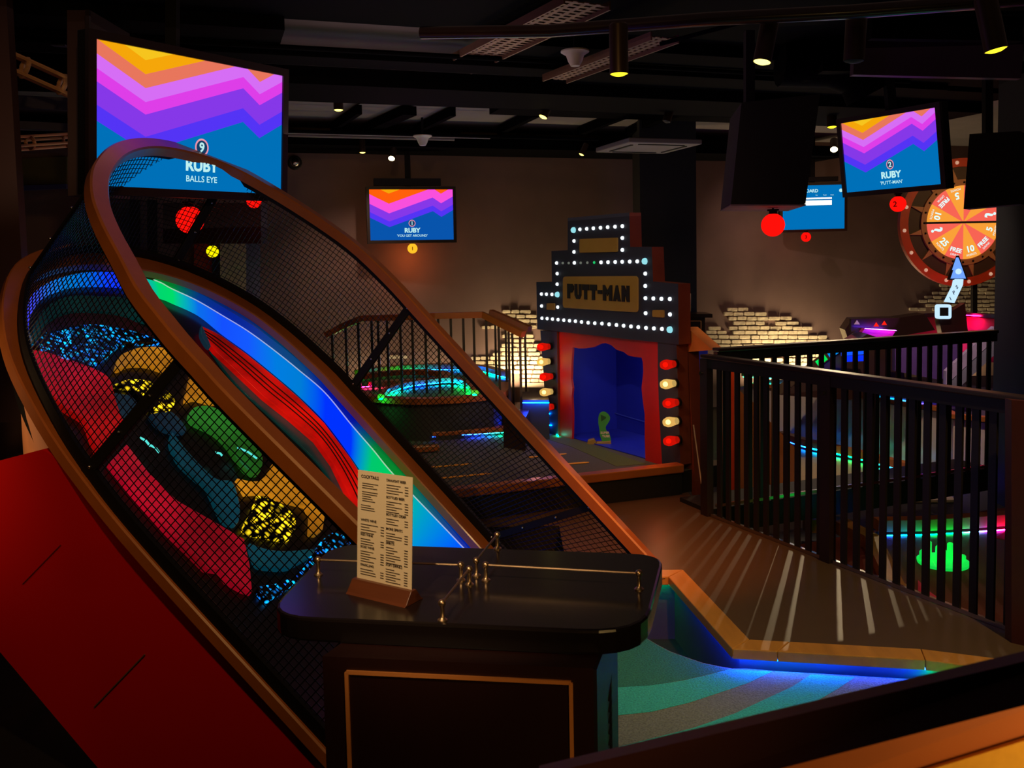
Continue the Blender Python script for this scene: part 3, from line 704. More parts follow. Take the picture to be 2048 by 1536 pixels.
# clear lip between rail and channel, the strip's light put into its colour
m = bpy.data.materials.new('lit_lip'); m.use_nodes = True; MATS['lit_lip'] = m
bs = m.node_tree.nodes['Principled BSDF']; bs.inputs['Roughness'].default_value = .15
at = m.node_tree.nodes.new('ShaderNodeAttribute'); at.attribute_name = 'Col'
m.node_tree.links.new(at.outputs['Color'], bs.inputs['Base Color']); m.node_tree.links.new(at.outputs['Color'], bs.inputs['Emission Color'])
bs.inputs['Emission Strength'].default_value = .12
vs, col = [], []
lipw = .19
for i in range(n):
    d = nz(O[min(i + 1, n - 1)] - O[max(i - 1, 0)]); sd = nz(np.cross(d, RN))
    if i == n // 2: pass
    out = sd * sgn * min(1, max(.12, (i / n - .36) / .12))
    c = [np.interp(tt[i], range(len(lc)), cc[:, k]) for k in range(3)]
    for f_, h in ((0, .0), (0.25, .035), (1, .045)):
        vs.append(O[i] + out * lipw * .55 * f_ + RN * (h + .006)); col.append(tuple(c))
b = MB(); b.add(vs, [(i * 3 + j, i * 3 + j + 1, (i + 1) * 3 + j + 1, (i + 1) * 3 + j) for i in range(n - 1) for j in range(2)])
lp = b.build('clear_lip', 'lit_lip', ramp, smooth=True, colors=col); lp['label'] = 'plastic lip along the light channel with the strip light put into its colour'
# coloured lenses set into the bed: outline in the photograph, unprojected to the bed plane
def lens(px, m, label, name='coloured_lens', h=-.085, th=.028, per=5, smooth=True):
    q = [rpx(u, v, h) for u, v in px]
    if smooth:
        q = catmull(q + [q[0]], per)[:-1]
    o = MB().prism(q, -RN * th).build(name, m, ramp, bevel=.004); o['label'] = label
    return o
def sheet(name, c, es, lo=.35, hi=1.0, sc=14, base=None, dark=(6, 4, 4)):
    """smooth streaky cast acrylic, softly lit from behind"""
    m = mat(name, base or c, rough=.3, var=.5, scale=sc, em=c, es=es, coat=.2, stretch=(1, 1, 4))
    nt = m.node_tree; b = nt.nodes['Principled BSDF']
    n1 = nt.nodes.new('ShaderNodeTexNoise'); n1.inputs['Scale'].default_value = 3.0; n1.inputs['Detail'].default_value = 5
    tc = nt.nodes.new('ShaderNodeTexCoord'); nt.links.new(tc.outputs['Object'], n1.inputs['Vector'])
    r = nt.nodes.new('ShaderNodeMapRange'); r.inputs[1].default_value = .3; r.inputs[2].default_value = .7
    r.inputs[3].default_value = lo * es; r.inputs[4].default_value = hi * es
    nt.links.new(n1.outputs['Fac'], r.inputs[0]); nt.links.new(r.outputs[0], b.inputs['Emission Strength'])
    return m
sheet('ac_red', (214, 14, 14), .6, .15, 1.1); sheet('ac_redtube', (225, 12, 6), .75, .5, 1.1); sheet('ac_magenta', (200, 12, 44), .5, .1, 1.2)
sheet('ac_yellow', (214, 142, 28), .62, .12, 1.15); sheet('ac_green', (50, 150, 50), .38, .1, 1.2); sheet('ac_teal', (10, 90, 110), .42)
sheet('ac_tealdark', (6, 60, 60), .45); sheet('ac_slate', (30, 70, 96), .35); sheet('ac_maroon', (44, 10, 10), .3)
led_sparkle('sp_blue', (0, 190, 230), 0.0, 3.4, 42, c2=(20, 90, 255)); led_sparkle('sp_yellow', (250, 220, 30), 0.0, 3.2, 32, c2=(255, 200, 20), rnd=.35)  # LED sparkle on the crinkled lenses, given as glowing cells
sheet('sp_red', (216, 12, 5), .8, .15, 1.25)
lens([(60, 698), (100, 705), (150, 722), (200, 742), (222, 762), (232, 800), (246, 838), (250, 868), (215, 905), (196, 902), (185, 880), (168, 840), (130, 815), (95, 780), (72, 740)], 'ac_red', 'red curved lens at the upper end')
lens([(254, 888), (297, 944), (355, 1001), (431, 1044), (489, 1078), (500, 1130), (505, 1184), (487, 1178), (455, 1160), (440, 1140), (412, 1136), (335, 1060), (268, 985), (219, 925)], 'ac_magenta', 'magenta red curved lens along the near rail', smooth=False)
lens([(60, 694), (74, 640), (98, 610), (140, 592), (200, 592), (255, 598), (300, 640), (260, 632), (200, 622), (140, 622), (100, 640), (76, 676)], 'ac_tealdark', 'dim teal ring below the light channel')
lens([(76, 676), (100, 645), (140, 627), (200, 627), (260, 638), (330, 680), (270, 662), (200, 650), (140, 656), (95, 676), (72, 694)], 'ac_maroon', 'dark maroon band under the teal ring', h=-.088)
lens([(63, 690), (85, 668), (130, 655), (180, 648), (240, 655), (300, 672), (330, 684), (270, 684), (240, 690), (215, 712), (195, 725), (168, 733), (135, 722), (95, 705)], 'sp_blue', 'sparkling blue lens at the upper end')
lens([(232, 735), (240, 712), (262, 700), (285, 694), (320, 694), (366, 706), (356, 722), (342, 742), (300, 730), (265, 728), (240, 738)], 'ac_yellow', 'yellow arched lens at the upper end')
lens([(229, 768), (262, 758), (300, 762), (325, 775), (345, 790), (350, 806), (332, 826), (310, 820), (292, 800), (270, 782), (250, 772)], 'sp_yellow', 'sparkling yellow lens left of the black strap')
lens([(384, 738), (400, 742), (432, 772), (436, 800), (425, 804), (392, 796), (372, 800), (378, 770)], 'ac_yellow', 'small yellow lens beside the near rim')
lens([(230, 785), (262, 792), (276, 812), (262, 835), (245, 838), (236, 822)], 'ac_slate', 'slate blue lens left of the black strap')
lens([(380, 824), (392, 813), (420, 812), (456, 828), (495, 859), (518, 895), (526, 920), (519, 945), (500, 945), (480, 925), (456, 890), (430, 865), (395, 848), (380, 838)], 'ac_green', 'green arched lens in the middle')
lens([(300, 828), (340, 822), (366, 845), (372, 862), (345, 862), (318, 850)], 'ac_slate', 'slate blue patch above the green lens')
lens([(345, 863), (378, 905), (429, 955), (464, 963), (478, 1000), (480, 1030), (472, 1048), (446, 1036), (417, 978), (385, 948), (358, 920), (342, 885)], 'ac_teal', 'long teal lens in the middle')
lens([(474, 956), (500, 962), (519, 962), (535, 948), (546, 926), (573, 936), (605, 962), (628, 985), (642, 1008), (651, 1025), (646, 1058), (634, 1068), (620, 1066), (622, 1030), (612, 1010), (573, 1000), (535, 984), (512, 984), (492, 986)], 'ac_yellow', 'yellow fan shaped lens lower down', smooth=False)
lens([(513, 990), (545, 998), (575, 1016), (591, 1038), (590, 1062), (574, 1078), (535, 1070), (500, 1064), (488, 1050), (505, 1020)], 'sp_yellow', 'sparkling yellow lens lower down')
lens([(499, 1086), (534, 1098), (575, 1102), (622, 1098), (628, 1106), (600, 1124), (575, 1135), (540, 1134), (514, 1126)], 'ac_teal', 'curved blue lens near the foot')
lens([(517, 1172), (560, 1164), (598, 1142), (630, 1100), (645, 1080), (668, 1064), (690, 1072), (702, 1086), (660, 1112), (628, 1134), (590, 1165), (558, 1188), (541, 1199), (524, 1190)], 'sp_blue', 'sparkling blue lens at the foot')
lens([(404, 652), (430, 664), (444, 672), (495, 709), (554, 757), (598, 795), (649, 846), (700, 914), (730, 960), (752, 1010), (745, 1060), (722, 1050), (704, 1002), (666, 925), (632, 878), (581, 834), (529, 793), (478, 745), (430, 700), (410, 676)], 'sp_red', 'long glowing red lens beside the light channel', smooth=False, th=.03, h=-.07)
b = MB()
for f_ in (.3, .5, .68):
    aa = [(404, 652), (444, 672), (495, 709), (554, 757), (598, 795), (649, 846), (700, 914), (730, 960), (750, 1020)]
    bb2 = [(410, 676), (430, 700), (478, 745), (529, 793), (581, 834), (632, 878), (666, 925), (704, 1002), (722, 1050)]
    b.tube(catmull([rpx(p[0] * (1 - f_) + q[0] * f_, p[1] * (1 - f_) + q[1] * f_, -.066) for p, q in zip(aa, bb2)], 5), .0035, 5)
b.build('lead_line', 'black_paint', ramp)
lens([(404, 650), (412, 668), (422, 692), (414, 688), (403, 668)], 'ac_slate', 'small blue end piece above the red lens', h=-.05)
lens([(420, 700), (478, 752), (529, 800), (581, 842), (632, 888), (664, 935), (700, 1010), (690, 1010), (640, 930), (560, 850), (470, 765)], 'ac_tealdark', 'dark teal sliver behind the near rim', h=-.1)
# thin lines on the lenses
b = MB()
for (u0, v0, u1, v1) in ((475, 895, 514, 917), (280, 875, 300, 892), (431, 905, 445, 912), (300, 890, 318, 905)):
    b.tube([rpx(u0, v0, -.05), rpx((u0 + u1) / 2 + 2, (v0 + v1) / 2 - 2, -.05), rpx(u1, v1, -.05)], .005, 5)
b.build('light_glint', glow('glint', (90, 230, 220), 1.0), ramp)
# the red side board (vertical, under the near rail) and the cream end apron
dln = nz(rp(.3, .045) - rp(-1.36, .128)); sn = nz(np.cross(dln, Z)); sp = rp(-1.36, .135)
def onboard(p): return p - sn * ((p - sp) @ sn)
def sd_(u, v, o=0.0): return PL(u, v, sp, sn) + sn * o
if np.dot(sn, EYE - sp) < 0: sn = -sn
red = [sd_(84, 899), onboard(rp(-1.42, .14, -.02)), onboard(rp(-1.2, .13, -.02)), onboard(rp(.5, .04, -.02)), sd_(860, 1740), sd_(620, 2040), sd_(380, 1750), sd_(196, 1536), sd_(0, 1304), sd_(-90, 1198), sd_(-90, 944), sd_(0, 921)]
MB().prism(red, -sn * .03).build('side_board', 'red_board', ramp)
b = MB()
for (u0, v0, u1, v1) in ((190, 1413, 291, 1308),): b.bar(sd_(u0, v0, .004), sd_(u1, v1, .004), .004, .004, up=sn)
b.build('scratch', 'tray_metal', ramp)
for (u0, v0, u1, v1) in ((46, 1168, 122, 1090),):
    MB().bar(sd_(u0, v0, .002), sd_(u1, v1, .002), .003, .003, up=sn).build('seam', mat('seam_red', (110, 6, 6)), ramp)
ob = shift([B_[i] for i in range(66, 186, 4)], sgn * -.0, -.03)
vs = [p for p in ob] + [p - Z * .9 for p in ob]; k_ = len(ob)
b = MB(); b.add(vs, [(i, i + 1, k_ + i + 1, k_ + i) for i in range(k_ - 1)])
ap = b.build('end_apron', 'cream_board', ramp, smooth=True); ap['label'] = 'cream painted apron round the upper end'
md = ap.modifiers.new('thick', 'SOLIDIFY'); md.thickness = .015
# legs under the ramp (dark frame)
for (a_, b_2) in ((-2.3, .9), (-2.3, 2.0)):
    p = rp(a_, b_2, -.2); MB().bar(A(p[0], p[1], LOW), p, .08, .08, up=A(1, 0, 0)).build('leg', 'black_metal', ramp)

# ================================================================== HOST STAND
ZT = 1.0
def rounded(pts, r, n=6):
    out = []; N = len(pts)
    for i in range(N):
        a, b, c = pts[i - 1], pts[i], pts[(i + 1) % N]; rr = r[i] if isinstance(r, (list, tuple)) else r
        u, v = nz(a - b), nz(c - b)
        for k in range(n + 1):
            t = k / n; p0, p1, p2 = b + u * rr, b, b + v * rr; out.append(p0 * (1 - t) ** 2 + p1 * 2 * t * (1 - t) + p2 * t * t)
    return out
cor = [GZ(526, 1232, ZT), GZ(1290, 1266, ZT), GZ(1330, 1108, ZT), GZ(668, 1085, ZT)]
stand = thing('host_stand', A(.0, 1.85, LOW), 'dark host stand with a rounded black top and a thin wooden inlay line', 'host stand')
MB().prism(rounded(cor, [.1, .12, .08, .1]), A(0, 0, -.048)).build('stand_top', 'stand_top', stand, bevel=.006)
fl, fr = GZ(643, 1262, ZT), GZ(1186, 1284, ZT); bk = A(.045, .25, 0)
fl, fr = A(fl[0], fl[1], 0), A(fr[0], fr[1], 0); 
fx = nz(fr - fl); fn = A(fx[1], -fx[0], 0)
cen = (fl + fr) / 2 + nz(bk) * .18
body = [fl, fr, fr + fx * .02 + bk, fl + fx * .06 + bk]
MB().prism([p + Z * .952 for p in body], A(0, 0, -.952 + LOW * 0)).build('body', 'stand_body', stand)
sdn = nz(np.cross(nz(bk), Z))
MB().prism([fr + Z * .95, fr + bk + fx * .02 + Z * .95, fr + bk + fx * .02, fr], sdn * .006).build('side_panel', 'stand_side', stand)
wd = np.linalg.norm(fr - fl)
b = MB()
a0, a1, zt = .046, wd - .04, .925
for p, q in (((a0, 0.02), (a0, zt)), ((a1, 0.02), (a1, zt)), ((a0, zt), (a1, zt))):
    b.bar(fl + fx * p[0] + Z * p[1] + fn * .002, fl + fx * q[0] + Z * q[1] + fn * .002, .007, .005, up=fn)
b.build('inlay_line', 'inlay', stand)
b = MB()
for k in range(7): q = fr + bk * .5 + fx * .018 + Z * (.83 - k * .022); b.bar(q, q + bk * .2 + Z * .03, .002, .004, up=sdn)
b.build('vent_slits', 'black_paint', stand)

def gallery(a, b_, label):
    pa, pb = GZ(*a, ZT), GZ(*b_, ZT)
    t = thing('brass_rail', (pa + pb) / 2, label, 'brass rail', 'little brass gallery rails on the host stand')
    h = .034
    for p in (pa, pb):
        MB().lathe(p, Z, [(0, 0), (.0095, 0), (.0095, .002), (.006, .005), (.0042, .007), (.004, h - .006), (.0055, h - .004), (0, h - .003)], 16).build('post', 'brass', t, smooth=True)
        MB().ball(p + Z * h, .0075, 16).build('ball', 'brass', t, smooth=True)
    MB().tube([pa + Z * h, pb + Z * h], .0026, 8).build('rod', 'brass', t, smooth=True)
gallery((637, 1150), (922, 1161), 'brass gallery rail passing behind the menu card')
gallery((972, 1161), (1278, 1179), 'long brass gallery rail at the right of the stand top')
gallery((885, 1241), (939, 1170), 'short brass gallery rail running to the front edge')
gallery((953, 1152), (995, 1098), 'short brass gallery rail running to the back edge')

# menu in its wooden block
ml, mr = GZ(716, 1180, ZT), GZ(822, 1205, ZT)
mx_ = nz(mr - ml); mn = nz(np.cross(mx_, Z)); mn = mn if mn @ (EYE - ml) > 0 else -mn
mu = nz(Z - mn * .06)
mc = (ml + mr) / 2
holder = thing('menu_holder', mc, 'small wooden block holding the menu card on the host stand', 'menu holder')
L2 = np.linalg.norm(mr - ml) / 2 + .008
def hp(s_, n_, z_): return mc + mx_ * s_ + mn * n_ + Z * z_
sec = [(.030, 0), (.024, .004), (.008, .026), (-.008, .026), (-.024, .004), (-.03, 0)]
MB().prism([hp(-L2, n_, z_) for n_, z_ in sec], mx_ * L2 * 2).build('block', 'block_wood', holder, bevel=.001)
menu = thing('menu_card', mc + Z * .016, 'cream drinks menu card headed COCKTAILS standing in the wooden block', 'menu')
MW, MH = L2 * 2 - .012, .232
M0 = mc + Z * .018
def mp(u, v, o=.0012): return M0 + mx_ * (u - .5) * MW + mu * (1 - v) * MH + nz(np.cross(mx_, mu)) * o
MB().prism([mp(0, 0, 0), mp(1, 0, 0), mp(1, 1.0, 0), mp(0, 1.0, 0)], -np.cross(mx_, mu) * .0012).build('card', 'card', menu)
b = MB()
def head(s_, u, v, sz): b.text(s_, mp(u, v, .0012), mx_, mu, sz, 0, .02, .0003, 'LEFT')
def lines(u0, u1, v0, n_, dv=.02, price=True):
    rng = random.Random(int(v0 * 1000))
    for k in range(n_):
        e = u0 + (u1 - u0) * rng.uniform(.35, .75)
        p, q = mp(u0, v0 + k * dv), mp(e, v0 + k * dv)
        b.bar(p, q, .0011, .0003, up=np.cross(mx_, mu))
        if price: b.bar(mp(u1 - .06, v0 + k * dv), mp(u1, v0 + k * dv), .0013, .0003, up=np.cross(mx_, mu))
head('COCKTAILS', .07, .062, .0088)
lines(.09, .5, .11, 3, .02, False); lines(.09, .5, .185, 5, .02, False); lines(.07, .5, .305, 3, .02, False)
head('WHITE WINE', .07, .445, .007); lines(.07, .5, .475, 4, .024)
head('RED WINE', .07, .575, .007); lines(.07, .5, .605, 3, .022)
head('ROSÉ WINE', .07, .685, .007); lines(.07, .5, .715, 5, .022)
head('SPARKLING', .07, .845, .007); lines(.07, .5, .875, 3, .022)
head('DRAUGHT BEER', .54, .062, .007); lines(.54, .93, .095, 4, .023)
head('BOTTLED BEER', .54, .21, .007); lines(.54, .93, .24, 5, .022)
head('BOTTLED CIDER', .54, .36, .007); lines(.54, .93, .39, 3, .022)
head('MORE SPIRITS', .54, .485, .007); lines(.54, .93, .515, 4, .022)
head('SPIRITS', .54, .61, .007); lines(.54, .93, .64, 7, .0225)
head('SOFT DRINKS', .54, .80, .007); lines(.54, .93, .83, 6, .022)
b.build('printed_text', 'ink', menu)

# ================================================================== KERB, TURF, LED
kerb = thing('wooden_kerb', A(K[1][0], K[1][1], -.05), 'light wooden kerb zigzagging between the walkway and the teal striped turf', 'kerb')
def offs(path, wd_):
    P = [A(p[0], p[1], 0) for p in path]; out = []
    for i in range(len(P)):
        d0 = nz(P[i] - P[i - 1]) if i else nz(P[1] - P[0]); d1 = nz(P[i + 1] - P[i]) if i < len(P) - 1 else d0
        n0, n1 = A(d0[1], -d0[0], 0), A(d1[1], -d1[0], 0); m_ = nz(n0 + n1); out.append(P[i] + m_ * wd_ / max(.4, m_ @ n0))
    return out
KP = [K0] + K
KF = offs(KP, .11); KL = offs(KP, .065)
cuts = [(0, 1), (1, 2), (2, 3), (3, 4), (4, 5), (5, 6)]
def seg(a, b_, fa, fb):
    ka, kb, ja, jb = KP[a] + (KP[b_] - KP[a]) * fa, KP[a] + (KP[b_] - KP[a]) * fb, KF[a] + (KF[b_] - KF[a]) * fa, KF[a] + (KF[b_] - KF[a]) * fb
    g = nz(kb - ka) * .0012
    MB().prism([ka + g + Z * .006, kb - g + Z * .006, jb - g + Z * .006, ja + g + Z * .006], -Z * .046).build('kerb_board', 'oak', kerb, bevel=.004)
seg(0, 1, 0, 1); seg(1, 2, 0, 1); seg(2, 3, 0, .24); seg(2, 3, .24, 1); seg(3, 4, 0, 1); seg(4, 5, 0, 1); seg(5, 6, 0, 1)
fas = MB()
for a, b_ in cuts:
    fas.prism([KL[a] - Z * .04, KL[b_] - Z * .04, KL[b_] + Z * LOW, KL[a] + Z * LOW], (KP[a] - KL[a]) * .2)
fas.build('riser', mat('riser_grey', (62, 64, 70), rough=.5), kerb)
# LED strip under the kerb: (segment, from, to, colour)
def led(path, cols, name, parent, wd_=.012, m='led_strong', up=(0, 0, 1)):
    P = resample(path, 60); cs = np.array([srgb(c) for c in cols]); tt_ = np.linspace(0, len(cols) - 1, 60)
    b = MB(); sec = [(-wd_ / 2, -.002), (wd_ / 2, -.002), (wd_ / 2, .002), (-wd_ / 2, .002)]; b.sweep(list(P), sec, up=up)
    cl = []
    for i in range(60):
        c = tuple(np.interp(tt_[i], range(len(cols)), cs[:, k]) for k in range(3)); cl += [c] * 4
    o = b.build(name, m, parent, colors=cl); return o
GRN, BLU, CYA, VIO, PNK, DBL = (0, 230, 90), (10, 50, 255), (0, 140, 230), (90, 50, 255), (255, 20, 130), (0, 20, 150)
LP = [p - Z * .0405 for p in offs(KP, .090)]
KL = offs(KP, .075)
led([LP[0], LP[1]], [(0, 120, 60), (0, 120, 60)], 'led_strip', kerb, m='led_kerb')
led([LP[1], LP[2]], [(0, 8, 60), (0, 18, 120), (0, 30, 190), BLU], 'led_strip', kerb, m='led_kerb')
led([LP[2], LP[3], LP[3] + (LP[4] - LP[3]) * .02], [BLU, (0, 90, 230), (10, 60, 235), (0, 40, 200), BLU], 'led_strip', kerb, m='led_kerb')
led([LP[3] + (LP[4] - LP[3]) * .02, LP[4], LP[5]], [GRN, GRN, (0, 230, 110)], 'led_strip', kerb, m='led_kerb')
# turf island
ZF = -.09
edge = [(1180, 1215), (1240, 1240), (1291, 1275), (1316, 1290), (1341, 1303), (1374, 1315), (1407, 1326), (1440, 1333), (1465, 1337), (1494, 1337), (1552, 1342), (1655, 1348), (1738, 1353), (1821, 1358), (1896, 1362), (2000, 1372), (2140, 1392)]
te = [GZ(u, v, ZF) for u, v in edge]
isl = te + [A(2.4, 3.4, ZF), A(2.2, 2.62, ZF), A(-.1, 2.62, ZF), A(-.1, 3.9, ZF)]
turf = MB().prism(isl, Z * (LOW - ZF), mi=0, side=1)
def stripe(px, mi, h):
    turf.prism([GZ(u, v, ZF + h) for u, v in px], -Z * .001, mi)
stripe([(1150, 1215), (1240, 1241), (1291, 1276), (1316, 1291), (1341, 1304), (1374, 1316), (1407, 1327), (1440, 1334), (1457, 1338), (1415, 1349), (1366, 1360), (1304, 1370), (1239, 1374), (1150, 1374)], 2, .0012)
stripe([(1150, 1375), (1239, 1374.5), (1304, 1370.5), (1366, 1361), (1415, 1350), (1457, 1338.5), (1470, 1339), (1544, 1343), (1531, 1349), (1498, 1365), (1448, 1382), (1378, 1405), (1304, 1423), (1239, 1430), (1150, 1432)], 3, .0014)
stripe([(1150, 1500), (1239, 1493), (1386, 1456), (1469, 1427), (1531, 1398), (1585, 1373), (1622, 1349), (1710, 1354), (1676, 1377), (1640, 1398), (1606, 1419), (1540, 1445), (1460, 1470), (1400, 1486), (1300, 1510), (1150, 1540)], 3, .0014)
stripe([(1755, 1390), (1780, 1369), (1811, 1359), (1896, 1363), (2000, 1373), (2140, 1394), (2140, 1430), (1900, 1450), (1700, 1450), (1735, 1410)], 3, .0014)
stripe([(1150, 1560), (1400, 1515), (1560, 1490), (1660, 1470), (1740, 1460), (1800, 1480), (1600, 1560), (1300, 1640)], 3, .0014)
o = turf.build('putting_turf', ['turf_grey', 'black_paint', 'turf_deep', 'turf_teal'])
tag(o, 'putting turf island with curved teal and grey stripes beside the host stand', 'putting green')

# ================================================================== BALUSTRADES
mat('rail_black', (30, 23, 22), rough=.5, var=.08); mat('rail_top', (58, 46, 46), rough=.33, var=.1, metal=.2)
mat('post_dark', (40, 22, 20), rough=.5)
def balustrade(name, p0, d, t0, t1, pitch_, phase, zb, zt, label, skip=(), pw=.037):
    q0 = p0 + Z * 0
    t = thing(name, q0 + d * (t0 + t1) / 2 + Z * zb, label, 'balustrade', 'black slatted balustrades')
    def at(s_, z_): return A(*(q0 + d * s_)[:2], z_)
    sd = A(d[1], -d[0], 0)
    MB().bar(at(t0, zt - .012), at(t1, zt - .012), .075, .024).build('handrail', 'rail_top', t, bevel=.006)
    MB().bar(at(t0, zt - .055), at(t1, zt - .055), .045, .06).build('upper_rail', 'rail_black', t)
    MB().bar(at(t0, zb + .012), at(t1, zb + .012), .02, .02).build('bottom_rail', 'chrome', t)
    s_ = phase; n_ = 0
    while s_ < t1:
        if s_ > t0 and not any(abs(s_ - k) < .045 for k in skip):
            MB().bar(at(s_, zb - .02), at(s_, zt - .05), pw, .014, up=sd).build('baluster', 'rail_black', t)
        s_ += pitch_
    for k in skip:
        MB().bar(at(k, zb - .03), at(k, zt - .03), .07, .05, up=sd).build('post', 'post_dark', t)
        p = at(k, zt - .12) - sd * -.03
        MB().cyl(p, p + sd * .02, .012).build('fixing', 'chrome', t, smooth=True)
    return t
balustrade('balustrade', C0, D1, .0, 2.75, .086, .063 - .0, 0.0, 1.055, 'long black slatted balustrade along the walkway, nearest the viewer', skip=(.02, 1.065))
C1 = C0 + A(.03, 0, 0); D2 = nz(A(1.2, .5, 0))
balustrade('balustrade', C1, D2, .05, 2.58, .1, .12, .04, 1.09, 'black slatted balustrade running back to the right hand column')
# end panel of the near balustrade, at the right edge
e0 = C0 + D1 * 2.12
MB_ = MB().prism([AY(2023, 800, 3.75), AY(2150, 812, 3.6), AY(2150, 1390, 3.6), AY(2023, 1290, 3.75)], A(0, .05, 0))
tag(MB_.build('end_panel', mat('oxblood', (70, 22, 18), rough=.5)), 'dark red brown end panel at the right end of the near balustrade', 'panel')
# floor edge under the far balustrade
a, c = C1 + D2 * .0, C1 + D2 * 2.6; n2 = A(-D2[1], D2[0], 0)
struct(MB().prism([a + Z * .03, c + Z * .03, c + n2 * .35 + Z * .03, a + n2 * .35 + Z * .03], -Z * .17), 'trim_5', 'black_paint')

# ---- lower hole between the balustrades
ZP = LOW
pit = thing('rust_putting_hole', A(2.6, 5.2, ZP), 'low rust red putting hole behind the near balustrade with a coloured light line', 'golf hole')
fp = [C0 + A(.15, -.2, 0), C0 + D1 * 3.2 + A(.1, 0, 0), A(5.2, 3.6, 0), A(5.6, 7.0, 0), C1 + D2 * 2.6, C1 + A(.25, .05, 0)]
MB().prism([A(p[0], p[1], ZP + .06) for p in fp], -Z * .05).build('turf', 'turf_rust', pit)
def pz(u, v, z=ZP + .06): return GZ(u, v, z)
kb = [GZ(1752, 1046, ZP + .14), GZ(1850, 1044, ZP + .14), GZ(1950, 1038, ZP + .14), GZ(2060, 1030, ZP + .14)]
MB().sweep(kb, [(-.05, -.05), (.05, -.05), (.05, .03), (-.05, .03)]).build('kerb', 'oak_rail', pit)
led([p - Z * .07 + A(-.0, -.07, 0) for p in kb], [BLU, CYA, GRN, (0, 220, 120), VIO, PNK, PNK], 'led_strip', pit, .014)
lk = [GZ(1610, 1046, ZP + .12), GZ(1675, 1044, ZP + .12), GZ(1745, 1080, ZP + .12), GZ(1790, 1175, ZP + .1), GZ(1880, 1240, ZP + .1)]
MB().sweep(lk, [(-.05, -.06), (.05, -.06), (.05, .03), (-.05, .03)]).build('kerb', 'oak', pit)
MB().prism([pz(1836, 1160, ZP + .065), pz(1862, 1185, ZP + .065), pz(1922, 1226, ZP + .065), pz(1836, 1226, ZP + .065)], -Z * .004).build('pink_patch', mat('pink_turf', (235, 30, 90), rough=.9), pit)
MB().prism([pz(2030, 1050, ZP + .065), pz(1990, 1075, ZP + .065), pz(2060, 1090, ZP + .065), pz(2100, 1060, ZP + .065)], -Z * .004).build('red_patch', mat('red_turf', (200, 20, 20), rough=.9), pit)
# green glowing obstacle
c = GZ(1886, 1127, ZP + .06)
g = thing('glowing_obstacle', c, 'bright green glowing cluster of upright stubs on the rust turf', 'golf obstacle')
glow('green_glow', (20, 255, 90), 1.0)
m = mat('green_lit', (30, 255, 90), rough=.4, em=(20, 235, 80), es=.75, var=.1)
MB().lathe(c, Z, [(0, 0), (.15, 0), (.155, .02), (.13, .03), (0, .03)], 28).build('base', 'green_lit', g, smooth=True)
b = MB()
for dx, h, r in ((-.12, .07, .026), (-.1, .135, .024), (-.03, .105, .026), (.0, .075, .022), (.055, .11, .02), (.085, .075, .024), (.12, .04, .02)):
    q = c + A(dx, .02 * math.sin(dx * 30), .02); b.lathe(q, Z, [(0, 0), (r, 0), (r * .95, h - r * .5), (r * .6, h - .003), (0, h)], 14)
b.build('stub', 'green_lit', g, smooth=True)
point_g = bpy.data.lights.new('obstacle_light', 'POINT'); point_g.energy = .6; point_g.color = (.1, 1, .3); point_g.shadow_soft_size = .1
lo = bpy.data.objects.new('obstacle_light', point_g); COL.objects.link(lo); lo.parent = g; lo.location = (0, 0, .3)

# ================================================================== MARQUEE FACADE
FP = AY(1360, 600, 6.3); FD = nz(A(-.572, 1, 0)); FNm = nz(np.cross(FD, Z)); FNm = FNm if FNm @ (EYE - FP) > 0 else -FNm
FXR = -FD                                       # to the right as seen
def fz(x, y, o=0.0): return PL(1000 + x / 2.792, 400 + y / 2.792, FP + FNm * o, FNm)   # coordinates of the enlarged view
def fzp(x, y, o=0.0): return PL(x, y, FP + FNm * o, FNm)
fac = thing('marquee_facade', A(.7, 7.0, .16), 'stepped navy theatre marquee with round bulbs and a gold sign reading PUTT-MAN', 'marquee')
def fpr(px, o, th, name, m, **kw): return MB().prism([fz(x, y, o) for x, y in px], -FNm * th, **kw).build(name, m, fac)
board = [(208, 722), (203, 458), (290, 458), (287, 285), (378, 280), (378, 100), (722, 70), (727, 262), (847, 262), (855, 455), (995, 468), (998, 808)]
fpr(board, 0, .11, 'marquee_board', ['navy', 'navy_side'], side=1)
def rrect(x0, x1, yl0, yl1, yr0, yr1, r=.0, n=5):
    a, b_, c_, d_ = fz(x0, yl0, .012), fz(x0, yl1, .012), fz(x1, yr1, .012), fz(x1, yr0, .012)
    return rounded([a, b_, c_, d_], r, n) if r else [a, b_, c_, d_]
MB().prism(rrect(350, 768, 428, 602, 425, 628, .035), -FNm * .012).build('gold_sign', 'gold_paint', fac, bevel=.002)
MB().prism(rrect(443, 653, 218, 294, 210, 290, .012), -FNm * .012).build('gold_plate', 'gold_paint', fac)
MB().prism(rrect(260, 302, 577, 612, 577, 615, .01), -FNm * .012).build('gold_plate', 'gold_paint', fac)
MB().prism(rrect(850, 912, 615, 652, 615, 657, .01), -FNm * .012).build('gold_plate', 'gold_paint', fac)
pl, pr = fz(378, 549, .0135), fz(725, 569, .0135)
pu = nz(np.cross(FNm, nz(pr - pl)))
b = MB()
Wt = np.linalg.norm(pr - pl); Ht = np.linalg.norm(fz(552, 474, .013) - fz(552, 560, .013))
